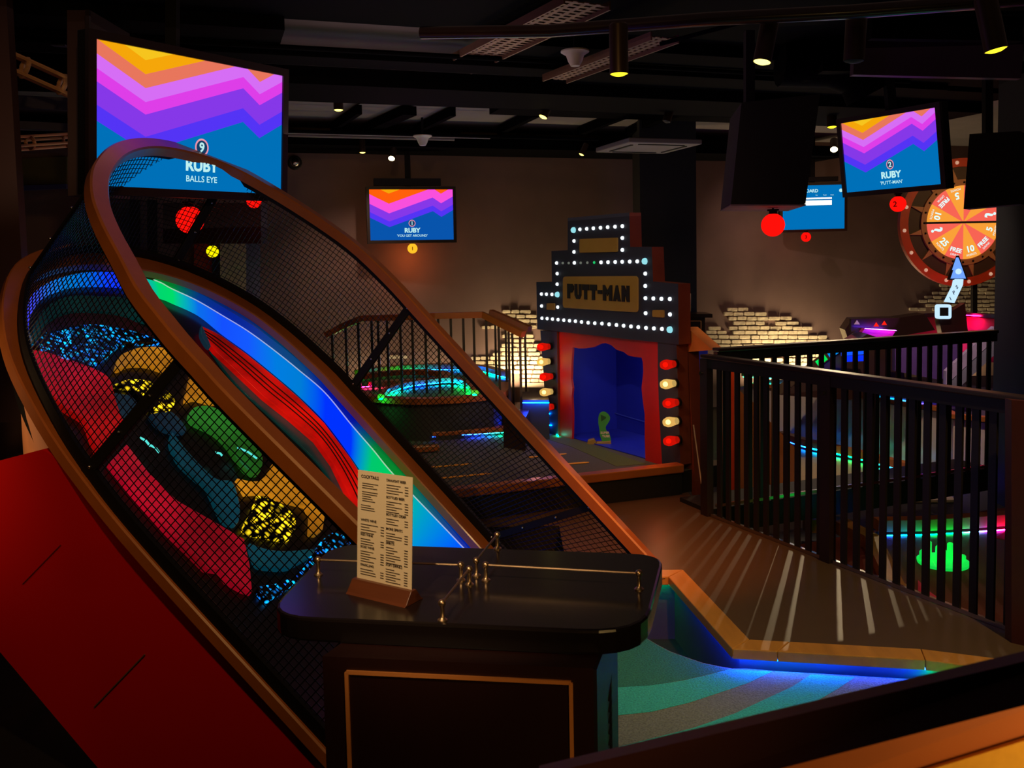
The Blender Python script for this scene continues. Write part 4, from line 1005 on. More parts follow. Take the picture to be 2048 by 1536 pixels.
glyph = {'P': [[(0, 0), (.42, 0), (.42, .42), (.75, .42), (1, .6), (1, .85), (.8, 1), (0, 1)]],
         'U': [[(0, 1), (0, .25), (.25, 0), (.75, 0), (1, .25), (1, 1), (.62, 1), (.62, .3), (.5, .22), (.42, .3), (.42, 1)]],
         'T': [[(.3, 0), (.72, 0), (.72, .62), (1, .62), (1, 1), (0, 1), (0, .62), (.3, .62)]],
         '-': [[(0, .42), (1, .42), (1, .66), (0, .66)]],
         'M': [[(0, 0), (.34, 0), (.34, .55), (.5, .3), (.66, .55), (.66, 0), (1, 0), (1, 1), (.8, 1), (.5, .66), (.2, 1), (0, 1)]],
         'A': [[(0, 0), (.36, 0), (.5, .22), (.64, 0), (1, 0), (.62, 1), (.38, 1)]],
         'N': [[(0, 0), (.4, 0), (.4, .5), (.66, 0), (1, 0), (1, 1), (.62, 1), (.62, .6), (.34, 1), (0, 1)]]}
xs = 0; tot = sum({'-': .6, 'M': 1.25}.get(c_, 1.0) for c_ in 'PUTT-MAN') + .12 * 7
for c_ in 'PUTT-MAN':
    wl = {'-': .6, 'M': 1.25}.get(c_, 1.0)
    for pg in glyph[c_]:
        b.prism([pl + (pr - pl) * ((xs + x * wl) / tot) + pu * Ht * y for x, y in pg], FNm * .006)
    xs += wl + .12
b.build('sign_lettering', 'black_paint', fac)
# bulbs
xsb = [235, 264, 294, 325, 357, 389, 422, 456, 493, 530, 570, 610, 651, 691, 732, 773, 816, 860, 905, 950]
ysb = [660, 662, 665, 668, 671, 674, 677, 681, 685, 688, 690, 694, 698, 702, 706, 710, 714, 717, 720, 724]
BL = list(zip(xsb, ysb))
BL += [(412, 168), (447, 164), (485, 161), (522, 158), (562, 155), (602, 152), (643, 149), (684, 146), (684, 212), (684, 279), (414, 229), (414, 290),
       (317, 352), (416, 351), (565, 348), (604, 347), (644, 346), (683, 345), (725, 344), (767, 343), (810, 342), (320, 411), (320, 470), (322, 528),
       (232, 525), (260, 526), (291, 527), (233, 592), (323, 598), (812, 411), (812, 480), (813, 548), (857, 550), (902, 552), (949, 553), (814, 632), (950, 639)]
DIM = [(351, 352), (384, 352), (451, 351), (488, 350), (526, 349)]
big = {(412, 168), (810, 342), (950, 724), (322, 528)}
mat('bulb_dim', (90, 96, 100), rough=.3, em=(120, 130, 120), es=.5); mat('bulb_green', (30, 160, 90), rough=.3, em=(20, 200, 110), es=.8)
glow('bulb_cyan', (150, 225, 235), 1.0)
proto = None
def bulb_mesh(r): return MB().lathe((0, 0, 0), FNm, [(r, -.004), (r, .004), (r * .9, r * .6), (r * .5, r * .95), (0, r * 1.05)], 16)
p1 = bulb_mesh(.0145).build('marquee_bulb', 'lamp_white', None, smooth=True, local=True)
me1 = p1.data; bpy.data.objects.remove(p1)
pb = bulb_mesh(.024).build('marquee_bulb', 'bulb_cyan', None, smooth=True, local=True); me2 = pb.data; bpy.data.objects.remove(pb)
pd = bulb_mesh(.010).build('marquee_bulb', 'bulb_dim', None, smooth=True, local=True); me3 = pd.data; bpy.data.objects.remove(pd)
pg_ = bulb_mesh(.010).build('marquee_bulb', 'bulb_green', None, smooth=True, local=True); me4 = pg_.data; bpy.data.objects.remove(pg_)
for q in BL + DIM:
    me = me2 if q in big else (me4 if q == (526, 349) else (me3 if q in DIM else me1))
    o = bpy.data.objects.new('marquee_bulb', me); COL.objects.link(o); o.parent = fac
    o.location = tuple(fz(q[0], q[1], .004) - np.array(fac.location))
# lower part: red curtain front with wavy opening, posts, niche
zb = .16
def fb(x, o=0.0):                                # foot of the facade plane under view column x
    a_, b_ = fz(x, 800, o), fz(x, 1200, o); return A(a_[0], a_[1], zb)
cur = [(318, 735), (880, 790), (882, 1000), (890, 1200), (905, 1475), (812, 1465), (808, 1330), (808, 1200), (795, 1100), (790, 1050), (800, 960), (797, 905), (790, 880), (750, 876), (715, 868), (690, 848), (650, 836), (620, 810), (590, 799), (560, 802), (520, 822), (470, 829), (440, 829), (405, 822), (400, 900), (397, 1000), (404, 1050), (400, 1100), (405, 1200), (402, 1340), (325, 1335), (322, 1000)]
fpr(cur, -.03, .02, 'red_curtain_board', 'curtain_red')
fpr([(225, 728), (318, 735), (322, 1000), (325, 1335), (330, 1340), (255, 1300), (245, 1000)], -.01, .1, 'side_post', ['navy', 'navy_side'], side=1)
fpr([(880, 790), (985, 800), (1008, 1480), (905, 1475), (890, 1200), (882, 1000)], -.01, .1, 'side_post', ['navy', 'navy_side'], side=1)
# niche box behind, blue
i0, i1 = fz(402, 1335, -.06), fz(815, 1460, -.06)
a0 = A(i0[0], i0[1], zb); a1 = A(i1[0], i1[1], zb); dp = -FNm * .55
b = MB()
a0 = a0 - FXR * .1; a1 = a1 + FXR * .06
b.prism([a0 + dp, a1 + dp, a1 + dp + Z * .84, a0 + dp + Z * .84], dp * .03)
b.prism([a0 + Z * .008, a1 + Z * .008, a1 + dp + Z * .008, a0 + dp + Z * .008], -Z * .006)
b.prism([a0, a0 + dp, a0 + dp + Z * .84, a0 + Z * .84], -FXR * .02)
b.prism([a1, a1 + dp, a1 + dp + Z * .84, a1 + Z * .84], FXR * .02)
b.build('blue_niche', 'royal_blue', fac)
b = MB()
q0, q1 = a0 + dp * .96 + Z * .8 + FXR * .35, a1 + dp * .96 + Z * .52
b.bar(q0, q1, .008, .006, up=FNm)
b.bar(a0 + dp * .96 + Z * .15, a1 + dp * .96 + Z * .1, .006, .006, up=FNm)
b.build('panel_joint', mat('blue_line', (60, 80, 210), rough=.5), fac)
# side bulbs
def clear(name, c, es, fac_):
    m_ = glow(name, c, es); nt = m_.node_tree; e = [n for n in nt.nodes if n.type == 'EMISSION'][0]; o_ = [n for n in nt.nodes if n.type == 'OUTPUT_MATERIAL'][0]
    tr = nt.nodes.new('ShaderNodeBsdfTransparent'); tr.inputs[0].default_value = (*srgb(c), 1); mx = nt.nodes.new('ShaderNodeMixShader'); mx.inputs[0].default_value = fac_
    nt.links.new(tr.outputs[0], mx.inputs[1]); nt.links.new(e.outputs[0], mx.inputs[2]); nt.links.new(mx.outputs[0], o_.inputs[0])
clear('clear_red', (250, 30, 12), .9, .45); clear('clear_cream', (255, 210, 120), 1.0, .5)
glow('bulb_red', (255, 30, 14), 1.3); glow('bulb_cream', (255, 226, 130), 2.0)
m = mat('red_glass', (200, 10, 5), rough=.1, em=(235, 20, 8), es=.8, var=.1); m = mat('cream_glass', (240, 200, 130), rough=.1, em=(220, 160, 80), es=.7, var=.1)
for (lst, sc) in (([(285, 817, 0), (285, 900, 1), (300, 983, 0), (300, 1068, 1), (305, 1152, 0)], .8), ([(985, 914, 0), (985, 1022, 1), (1000, 1128, 0), (1000, 1232, 1), (1003, 1337, 0)], 1.0)):
    for x, y, k in lst:
        p = fz(x, y, .0); r = .036
        bl = MB().lathe(p, FNm, [(r * .62, 0), (r * .7, .03), (r * .8, .05), (r, .085), (r * .98, .105), (r * .7, .13), (0, .14)], 18).build('side_bulb', ['clear_red', 'clear_cream'][k], fac, smooth=True)
        MB().ball(p + FNm * .1, r * .5, 12).build('filament_core', ['red_hot', 'lamp_hot'][k], bl, smooth=True)
        MB().cyl(p - FNm * .0, p + FNm * .02, r * .9).build('socket', 'black_metal', bl, smooth=True)
        ll = bpy.data.lights.new('bulb_light', 'POINT'); ll.energy = .5; ll.shadow_soft_size = .03; ll.color = [(1, .06, .02), (1, .68, .3)][k]
        lo = bpy.data.objects.new('bulb_light', ll); COL.objects.link(lo); lo.parent = fac; lo.location = tuple(p + FNm * .2 - np.array(fac.location))
# side frame behind the facade (orange sloping board) and the rear stand
tag(MB().prism([fzp(1366, 655, -.12), fzp(1374, 655, -.12), fzp(1425, 700, -.12), fzp(1374, 704, -.12)], -FNm * .1).build('sloping_board', mat('tan_board', (176, 104, 44), rough=.6)), 'tan sloping board at the right shoulder of the marquee facade', 'board')
tag(MB().prism([fzp(1366, 700, -.12), fzp(1376, 700, -.12), fzp(1392, 1010, -.12), fzp(1366, 940, -.12)], -FNm * .1).build('side_board', 'navy_side'), 'rust brown side board below the sloping board', 'board')
# little worm sign and its holder blocks
wb = GZ(1208, 884, .18)
wf = nz(A(EYE[0] - wb[0], EYE[1] - wb[1], 0)); wx = nz(np.cross(Z, wf)); wx = wx if wx[0] > 0 else -wx
sc = 6.9 / 1800
def wp(u, v, o=0.0): return wb + wx * (u - 1208) * wb[1] / 1800 + Z * (884 - v) * wb[1] / 1800 + wf * o
wt = thing('cutout_sign', wb, 'small green worm shaped cutout sign reading SUPER TUBE inside the blue niche', 'sign')
MB().prism(catmull([wp(u, v) for u, v in ((1197, 836), (1200, 826), (1208, 822), (1217, 827), (1221, 836), (1217, 845), (1212, 853), (1214, 862), (1220, 870), (1221, 882), (1206, 884), (1200, 870), (1199, 858), (1197, 846))], 4), -wf * .012).build('worm_board', 'green_board', wt)
b = MB(); b.text('SUPER', wp(1210, 867, .002), wx, Z, .026, 0, .03, .001); b.text('TUBE', wp(1212, 874, .002), wx, Z, .026, 0, .03, .001)
b.build('sign_lettering', 'card', wt)
b = MB().prism([wp(1202, 828, .001), wp(1213, 833, .001), wp(1212, 836, .001), wp(1203, 842, .001)], wf * .001); b.build('leaf_mark', mat('dark_green', (20, 80, 30)), wt)
MB().prism([wp(1172, 893), wp(1176, 881), (wp(1188, 878)), wp(1192, 884), wp(1192, 890)], -wf * .06).build('foot_block', 'gold_paint', wt, bevel=.004)
MB().prism([wp(1189, 893, .02), wp(1193, 884, .02), wp(1222, 881, .02), wp(1223, 895, .02)], -wf * .06).build('foot_block', 'gold_paint', wt, bevel=.004)

# ================================================================== DECK OF THE MARQUEE HOLE
ZD, ZK = .16, .22
deck = thing('carpeted_deck', A(.1, 6.6, 0), 'raised carpeted deck with yellow dashes in front of the marquee', 'golf hole')
f0, f1, f2 = GZ(760, 992, ZK), GZ(905, 972, ZK), GZ(1362, 926, ZK)
rb, lb_ = fz(1000, 1475, 0), fz(325, 1335, 0)
b0, b1 = GZ(1108, 850, ZK), GZ(862, 865, ZK); s0_, s1_ = GZ(878, 889, ZK), GZ(700, 900, ZK)
poly = [f0, f1, f2, b0, b1, s0_, s1_]
def z_(p, z): return A(p[0], p[1], z)
f2b = z_(f2, 0) - FNm * .35
MB().prism([z_(f0, ZD), z_(f2, ZD), z_(f2 - FNm * .45, ZD), z_(b0 - FNm * .3, ZD), z_(b0 + EN * .15, ZD), z_(b1 + EN * .15, ZD), z_(s1_, ZD)], -Z * ZD, side=1).build('deck', ['mid_grey_turf', 'black_paint'], deck)
def kerbbar(p, q, w_=.09, name='kerb', z0=ZD - .0, z1=ZK, m='oak_rail'):
    p, q = z_(p, (z0 + z1) / 2), z_(q, (z0 + z1) / 2); return MB().bar(p, q, w_, z1 - z0).build(name, m, deck, bevel=.008)
kerbbar(z_(f0, 0) + EN * .0, f2)
MB().prism([z_(f0, ZK - .06), z_(f2, ZK - .06), z_(f2, 0), z_(f0, 0)], A(0, .03, 0) * 1 - A(0, .06, 0)).build('front_riser', 'black_paint', deck)
kerbbar(b1, b0, .14, z0=ZK - .025, z1=ZK + .015)
MB().bar(z_(b1, ZD + .018) + EN * .05, z_(b0, ZD + .018) + EN * .05, .03, .036).build('kerb_footing', 'riser_grey', deck)
kerbbar(s1_, s0_, .06, z0=ZK - .05)
led([b1 - EN * .045 - Z * .028, b0 - EN * .045 - Z * .028], [BLU, BLU, (30, 80, 255), GRN, (0, 220, 160), (0, 200, 160)], 'led_strip', deck, .03)
led([z_(b0, ZD + .01), z_(fz(325, 1335, 0.02), ZD + .01)], [(0, 200, 170), (0, 200, 160)], 'led_strip', deck, .012)
# olive strip along the foot of the facade, dark path, yellow dashes
MB().prism([GZ(u, v, ZD + .003) for u, v in ((1075, 872), (1120, 868), (1292, 928), (1232, 932), (1140, 892))], -Z * .002).build('olive_turf_strip', 'olive_turf', deck)
def dash(x0, y0, x1, y1, w_=.035):
    b = MB(); p, q = GZ(x0, y0, ZD + .006), GZ(x1, y1, ZD + .006); d = nz(q - p); sd = np.cross(Z, d) * w_ / 2
    b.prism([p - sd, q - d * .03 - sd, q - sd * .4, q + sd * .4, q - d * .03 + sd, p + sd], -Z * .003); b.build('yellow_dash', 'yellow_mark', deck)
dash(862, 934, 943, 927); dash(880, 956, 983, 946); dash(1058, 914, 1133, 907); dash(1100, 930, 1178, 924); dash(800, 920, 850, 917)

# ================================================================== BACK OF THE ROOM
# raised round hole behind the timber balustrade
ZR = .5
rh = thing('round_putting_hole', A(-.8, 8.9, 0), 'raised round putting green with light rimmed kerbs behind the timber handrail', 'golf hole')
arc = [GZ(u, v, ZR) for u, v in ((700, 780), (735, 795), (770, 800), (830, 803), (900, 801), (960, 796), (1000, 790), (1010, 770), (1016, 745), (960, 732), (860, 728), (760, 732), (715, 745))]
MB().prism(catmull(arc + [arc[0]], 5)[:-1], -Z * ZR, side=1).build('drum', ['green_turf', 'drum_side'], rh) if False else None
mat('green_turf', (90, 130, 50), rough=.95, var=.5, scale=120, bump=.5); mat('drum_side', (44, 48, 50), rough=.6, var=.4, scale=2)
MB().prism(catmull(arc + [arc[0]], 5)[:-1], -Z * ZR, side=1).build('drum', ['green_turf', 'drum_side'], rh)
MB().sweep([p + Z * .01 for p in catmull(arc[:8], 5)], [(-.05, -.03), (.05, -.03), (.05, .02), (-.05, .02)]).build('kerb', 'oak_rail', rh)
def loop(px, z): return catmull([GZ(u, v, z) for u, v in px], 6)
k1 = [(716, 744), (760, 737), (830, 732), (900, 731), (960, 734), (1012, 746)]
MB().sweep(loop(k1, ZR + .06), [(-.05, -.03), (.05, -.03), (.05, .02), (-.05, .02)]).build('kerb', 'oak_rail', rh)
led([p - A(0, .06, .04) for p in loop(k1, ZR + .06)], [GRN, (120, 160, 20), GRN, CYA, BLU, (0, 120, 255), GRN, (0, 150, 255), BLU], 'led_strip', rh, .03)
k2 = [(724, 752), (770, 746), (830, 743), (885, 747), (890, 756), (850, 762), (790, 764), (740, 768)]
MB().sweep(loop(k2, ZR + .05), [(-.05, -.03), (.05, -.03), (.05, .02), (-.05, .02)]).build('kerb', 'oak_rail', rh)
led([p - A(0, .06, .03) for p in loop([(726, 766), (770, 764), (800, 762)], ZR + .05)], [PNK, (255, 40, 90), PNK], 'led_strip', rh, .03)
k3 = [(762, 790), (775, 778), (815, 766), (860, 760), (910, 757), (940, 768), (950, 782)]
MB().sweep(loop(k3, ZR + .06), [(-.03, -.03), (.03, -.03), (.03, .01), (-.03, .01)]).build('kerb', 'oak_rail', rh)
led([p - A(0, .05, .03) for p in loop(k3, ZR + .06)], [GRN, GRN, (0, 160, 255), BLU, CYA, GRN, (0, 220, 120), GRN], 'led_strip', rh, .035)
MB().bar(GZ(800, 775, ZR + .03), GZ(862, 764, ZR + .03), .05, .05).build('divider', 'navy', rh)
# timber-topped balustrade
tb = thing('timber_balustrade', A(-.8, 8.1, 0), 'black balustrade with a brown timber handrail round the raised green', 'balustrade')
hp_ = [AY(652, 670, 8.5), AY(690, 650, 8.45), AY(725, 636, 8.35), AY(800, 634, 8.15), AY(870, 631, 8.1), AY(965, 629, 8.15), AY(1005, 648, 8.0), AY(1047, 668, 7.85)]
MB().sweep(hp_, [(-.03, -.03), (.03, -.03), (.03, .025), (-.03, .025)]).build('handrail', 'oak_rail', tb)
h2 = [AY(982, 624, 8.9), AY(1020, 640, 8.75), AY(1060, 658, 8.6)]
MB().sweep(h2, [(-.03, -.03), (.03, -.03), (.03, .025), (-.03, .025)]).build('handrail', 'oak_rail', tb)
def rail_pt(path, x):
    for a_, c_ in zip(path, path[1:]):
        ua, uc = CX + F * ((a_ - EYE) @ right) / ((a_ - EYE) @ fwd), CX + F * ((c_ - EYE) @ right) / ((c_ - EYE) @ fwd)
        if ua <= x <= uc: return a_ + (c_ - a_) * (x - ua) / (uc - ua)
for x, ln in ((664, .95), (691, 1.0), (716, .82), (743, .78), (756, .78), (774, .78), (800, .78), (824, .78), (850, .78), (876, .78), (901, .78), (926, .78), (947, .78), (972, .72), (997, 1.0), (1017, 1.0), (1040, .95)):
    p = rail_pt(hp_, x); MB().bar(p - Z * ln, p - Z * .02, .022, .022, up=A(1, 0, 0)).build('baluster', 'rail_black', tb)
for x in (990, 1011, 1024, 1050):
    p = rail_pt(h2, x)
    if p is not None: MB().bar(p - Z * 1.0, p - Z * .02, .022, .022, up=A(1, 0, 0)).build('baluster', 'rail_black', tb)
# blue lit steps and wood block by the facade
stp = thing('lit_steps', A(.1, 8.3, 0), 'low steps edged with blue light left of the marquee', 'steps')
for i, (u0, v0, u1, v1, zz) in enumerate(((1045, 800, 1098, 800, .5), (1030, 822, 1100, 822, .36), (1010, 842, 1104, 845, .26))):
    p, q = GZ(u0, v0, zz), GZ(u1, v1, zz)
    MB().prism([p, q, q + A(0, .5, 0), p + A(0, .5, 0)], -Z * zz).build('step', ['drum_side', 'pale_panel', 'drum_side'][i], stp)
    led([p + A(0, -.02, -.02), q + A(0, -.02, -.02)], [BLU, (0, 110, 255)], 'led_strip', stp, .02)
tag(MB().prism([GZ(1016, 819, .42), GZ(1060, 817, .42), GZ(1050, 838, .42), GZ(1006, 832, .42)], -Z * .42).build('timber_box', 'dark_wood'), 'small timber topped box beside the lit steps', 'box')

# ---- bricks: irregular patches of brick slips on the plaster
def bricks(name, rows, bw, bh, label, seed, em=None):
    rng = random.Random(seed); b = MB()
    for y, runs in rows:
        for x0, x1 in runs:
            x = x0 + rng.uniform(-3, 3)
            while x < x1:
                w_ = bw * rng.uniform(.75, 1.15); j = rng.uniform(-.6, .6)
                q = [onwall(x + .8, y + j - bh * .42), onwall(x + w_ - .8, y + j - bh * .42), onwall(x + w_ - .8, y + j + bh * .42), onwall(x + .8, y + j + bh * .42)]
                dd = nz(q[1] - q[0]) * .012; uu = nz(q[0] - q[3]) * .008
                oc = [q[0] + dd, q[0] - uu, q[3] + uu, q[3] + dd, q[2] - dd, q[2] + uu, q[1] - uu, q[1] - dd]
                b.prism(oc, -EN * rng.uniform(.018, .032)); x += w_
    o = b.build(name, 'brick', bevel=.004); return tag(o, label, 'brick cladding')
def zr(y, *runs): return (450 + y / 2.925, [(1350 + a_ / 2.925, 1350 + c_ / 2.925) for a_, c_ in runs])
bricks('brick_patch', [zr(495, (305, 370)), zr(520, (275, 470)), zr(546, (305, 635)), zr(574, (340, 520), (575, 700)), zr(602, (185, 235), (305, 790)), zr(629, (185, 270), (340, 770)), zr(655, (185, 850)), zr(681, (215, 850)), zr(707, (240, 700)), zr(734, (240, 640)), zr(761, (260, 860)), zr(788, (330, 840)), zr(815, (330, 800))], 22, 8.4, 'irregular patch of lit white bricks on the wall right of the marquee', 3)
bricks('brick_patch', [(623, [(1005, 1055)]), (632, [(1012, 1070)]), (642, [(1014, 1060)]), (654, [(962, 985), (1010, 1072)]), (663, [(1012, 1042)]), (672, [(1000, 1046)]), (681, [(1006, 1056)]), (690, [(1004, 1070)]), (699, [(996, 1060)]), (708, [(985, 1058)]), (716, [(938, 1088)]), (725, [(945, 1090)]), (734, [(968, 1090)]), (743, [(1000, 1090)]), (752, [(1040, 1092)]), (761, [(1042, 1092)])], 22, 7.8, 'irregular patch of lit white bricks on the wall left of the marquee', 4)
bricks('brick_patch', [(714, [(776, 806)])], 22, 7.8, 'single row of loose bricks on the wall behind the timber handrail', 8)
bricks('brick_patch', [(722, [(655, 668)])], 15, 7.8, 'lone brick on the wall left of the timber handrail', 9)
bricks('brick_patch', [(570, [(1876, 1990)]), (578, [(1880, 1990)]), (586, [(1862, 1990)]), (594, [(1848, 1990)]), (602, [(1838, 1990)]), (610, [(1850, 1990)]), (618, [(1818, 1842), (1862, 1990)]), (626, [(1880, 1990)]), (562, [(1960, 1990)]), (554, [(1970, 1990)]), (546, [(1978, 1990)])], 17, 7.0, 'patch of dim bricks on the wall below the prize wheel', 5)
b = MB().prism([onwall(1042, 765, .02), onwall(1092, 765, .02), onwall(1092, 800, .02), onwall(1042, 800, .02)], -EN * .04)  # brightly lit wall plaster put into a paler slab
tag(b.build('uplit_patch', 'pale_panel'), 'uplit wall plaster painted as a pale patch under the bricks left of the marquee', 'panel')
# rear stand with a small menu
rs = thing('host_stand', AY(1390, 700, 9.6) * A(1, 1, 0), 'distant dark host stand with a small menu card behind the marquee', 'host stand')
p0, p1 = AY(1350, 628, 9.6), AY(1425, 628, 9.6)
MB().prism([p0, p1, p1 + A(0, .4, 0), p0 + A(0, .4, 0)], -Z * .04).build('stand_top', 'dark_wood', rs)
MB().prism([AY(1360, 634, 9.64), AY(1410, 634, 9.64), AY(1410, 740, 9.64), AY(1360, 740, 9.64)], A(0, .3, 0)).build('body', 'dark_wood', rs)
b = MB()
for a_, c_ in (((1369, 642), (1402, 642)), ((1402, 642), (1402, 700)), ((1369, 642), (1369, 700))): b.bar(AY(*a_, 9.63), AY(*c_, 9.63), .008, .006, up=A(0, 1, 0))
b.build('inlay_line', 'inlay', rs)
tag(MB().prism([AY(1371, 587, 9.7), AY(1382, 587, 9.7), AY(1382, 623, 9.7), AY(1371, 623, 9.7)], A(0, .01, 0)).build('menu_card', 'card'), 'small upright menu card on the distant stand', 'menu')

# ---- right side holes beyond the balustrade
far = thing('pale_fronted_platform', A(4, 8.9, LOW), 'raised platform with a pale panelled front seen through the slats', 'platform')
tp = [(1500, 784), (1612, 790), (1740, 802), (1868, 812), (1905, 790), (1962, 800), (2000, 806)]
bp = [(1500, 870), (1612, 880), (1740, 907), (1880, 940), (1905, 960), (1962, 968), (2000, 970)]
fb0 = [GZ(u, v, LOW) for u, v in bp]; ztp = .22
for i in range(6):
    p, q = fb0[i], fb0[i + 1]
    MB().prism([p, q, z_(q, ztp), z_(p, ztp)], A(.01, .04, 0)).build('front_panel', 'pale_panel', far)
MB().sweep([z_(p, ztp + .01) for p in fb0], [(-.04, -.02), (.04, -.02), (.04, .02), (-.04, .02)]).build('edge_trim', 'oak_rail', far)
b = MB().prism([z_(p, ztp) for p in fb0] + [A(7, 9, ztp), A(7, 10.6, ztp), A(3.0, 10.6, ztp), A(2.5, 10, ztp)], -Z * .03)
b.build('top_turf', mat('turf_violet', (70, 56, 84), rough=.95, var=.4, scale=90), far)
led([z_(p, ztp + .06) + A(0, .3, 0) for p in fb0[:4]], [GRN, (0, 220, 160), VIO, VIO, BLU, CYA, CYA, VIO], 'led_strip', far, .03)
MB().sweep([z_(p, ztp + .1) + A(0, .34, 0) for p in fb0[:4]], [(-.03, -.03), (.03, -.03), (.03, .03), (-.03, .03)]).build('kerb', 'dark_wood', far)
# lower lane with a light strip in front of the platform
lane = thing('lower_putting_lane', A(3.5, 7.6, LOW), 'low lane with a blue and green light strip seen between the slats', 'golf hole')
lp_ = [GZ(u, v, LOW + .12) for u, v in ((1560, 868), (1613, 884), (1700, 902), (1790, 925), (1890, 952))]
MB().sweep(lp_, [(-.04, -.04), (.04, -.04), (.04, .03), (-.04, .03)]).build('kerb', 'oak_rail', lane)
led([p - A(0, .06, .05) for p in lp_], [BLU, BLU, CYA, GRN, GRN, BLU, VIO, BLU], 'led_strip', lane, .03)
MB().prism([z_(p, LOW + .03) for p in lp_] + [GZ(1910, 1000, LOW + .03), GZ(1560, 1000, LOW + .03)], -Z * .02).build('turf', mat('turf_sand', (150, 130, 100), rough=.95, var=.3, scale=90), lane)
# orange and white striped panels seen through the left slats
for i, (u0, v0, u1, v1, m_) in enumerate(((1442, 728, 1454, 980, 'tan_board'), (1462, 740, 1470, 1010, 'orange_ring'), (1498, 726, 1506, 760, 'pale_panel'), (1502, 800, 1508, 1010, 'tan_board'), (1520, 822, 1532, 1010, 'tan_board'), (1541, 845, 1552, 1010, 'tan_board'), (1565, 872, 1573, 1010, 'tan_board'), (1589, 902, 1596, 1002, 'tan_board'))):
    y_ = 6.6 + i * .12
    if i in (0, 1, 3, 5): tag(MB().prism([AY(u0, v0, y_), AY(u1, v0 + 6, y_), AY(u1, v1, y_), AY(u0, v1, y_)], A(0, .04, 0)).build('upright_board', m_), 'upright %s board behind the slats, %s' % ('orange' if m_ == 'orange_ring' else 'tan', ['nearest the marquee', 'second from the marquee', '', 'third from the marquee', '', 'fourth from the marquee'][i]), 'board')
tag(MB().prism([AY(1440, 740, 7.6), AY(1600, 905, 7.6), AY(1600, 1030, 7.6), AY(1440, 1030, 7.6)], A(0, .05, 0)).build('sloping_side_board', mat('tan_dark', (140, 80, 34), rough=.6)), 'tan side board with a sloping top behind the left slats', 'board')
# the wheel hole: dark ramps, red bowl wall, stair steps
wh = thing('prize_wheel_hole', A(4.6, 9.6, ztp), 'hole below the prize wheel with a deep red curved back wall and dark ramps', 'golf hole')
bw = [AY(1795, 640, 10.2), AY(1850, 634, 10.0), AY(1925, 632, 9.6), AY(1990, 636, 9.2), AY(2060, 640, 8.9)]
bwc = catmull(bw, 6)
b = MB(); k_ = len(bwc); b.add(bwc + [z_(p, .55) for p in bwc], [(i, i + 1, k_ + i + 1, k_ + i) for i in range(k_ - 1)])
o = b.build('bowl_wall', 'maroon', wh, smooth=True); md = o.modifiers.new('thick', 'SOLIDIFY'); md.thickness = .04
MB().sweep([p + Z * .02 for p in bwc], [(-.05, -.02), (.05, -.02), (.05, .02), (-.05, .02)]).build('bowl_rim', 'dark_wood', wh)
led([AY(1926, 630, 9.45), AY(1962, 632, 9.3)], [PNK, (255, 20, 90)], 'led_strip', wh, .025)
led([AY(1926, 630, 9.45), AY(1924, 660, 9.45)], [(255, 20, 160), VIO], 'led_strip', wh, .015, up=(0, 1, 0))
MB().prism([AY(1705, 638, 9.3), AY(1795, 636, 9.3), AY(1850, 628, 9.3), AY(1870, 660, 9.3), AY(1700, 690, 9.3), AY(1690, 660, 9.3)], A(.05, .3, 0)).build('ramp_body', 'dark_wood', wh)
MB().prism([AY(1730, 657, 8.9), AY(1792, 661, 8.9), AY(1780, 680, 8.9), AY(1712, 680, 8.9)], A(0, .08, 0)).build('pink_ramp', mat('pink_ramp', (170, 30, 110), rough=.5, em=(150, 20, 90), es=.25), wh)
led([AY(1730, 657, 8.85), AY(1792, 661, 8.85)], [VIO, (180, 60, 255)], 'led_strip', wh, .015)
MB().prism([AY(1560, 790, 8.3), AY(1700, 690, 8.5), AY(1735, 668, 8.6), AY(1800, 690, 8.6), AY(1810, 760, 8.5), AY(1700, 800, 8.4)], A(.05, .4, 0)).build('ramp_body', 'dark_wood', wh)
for i, (u0, v0, u1, v1, c_) in enumerate(((1634, 728, 1652, 714, GRN), (1658, 712, 1675, 700, CYA), (1680, 694, 1738, 690, BLU), (1682, 706, 1735, 702, (20, 90, 255)), (1684, 718, 1735, 716, BLU), (1726, 700, 1740, 694, GRN), (1940, 740, 1958, 728, CYA))):
    led([AY(u0, v0, 8.25), AY(u1, v1, 8.25)], [c_, c_], 'led_strip', wh, .055, m='led_attr', up=(0, 1, 0))
MB().prism([AY(1790, 686, 8.2), AY(1925, 684, 8.2), AY(1925, 740, 8.2), AY(1880, 760, 8.2), AY(1790, 742, 8.2)], A(0, .06, 0)).build('violet_panel', 'purple_panel', wh)
for i in range(6):
    x = 1892 + i * 16; y = 742 - i * 15
    MB().prism([AY(x, y, 8.0), AY(x + 16, y - 14, 8.0), AY(x + 16, y + 14, 8.0), AY(x, y + 28, 8.0)], A(0, .05, 0)).build('slanted_panel', 'lilac_panel' if 'lilac_panel' in MATS else mat('lilac_panel', (170, 150, 190), rough=.6), wh)
    MB().prism([AY(x, y + 30, 8.0), AY(x + 16, y + 16, 8.0), AY(x + 16, y + 44, 8.0), AY(x, y + 58, 8.0)], A(0, .05, 0)).build('slanted_panel', 'lavender', wh)
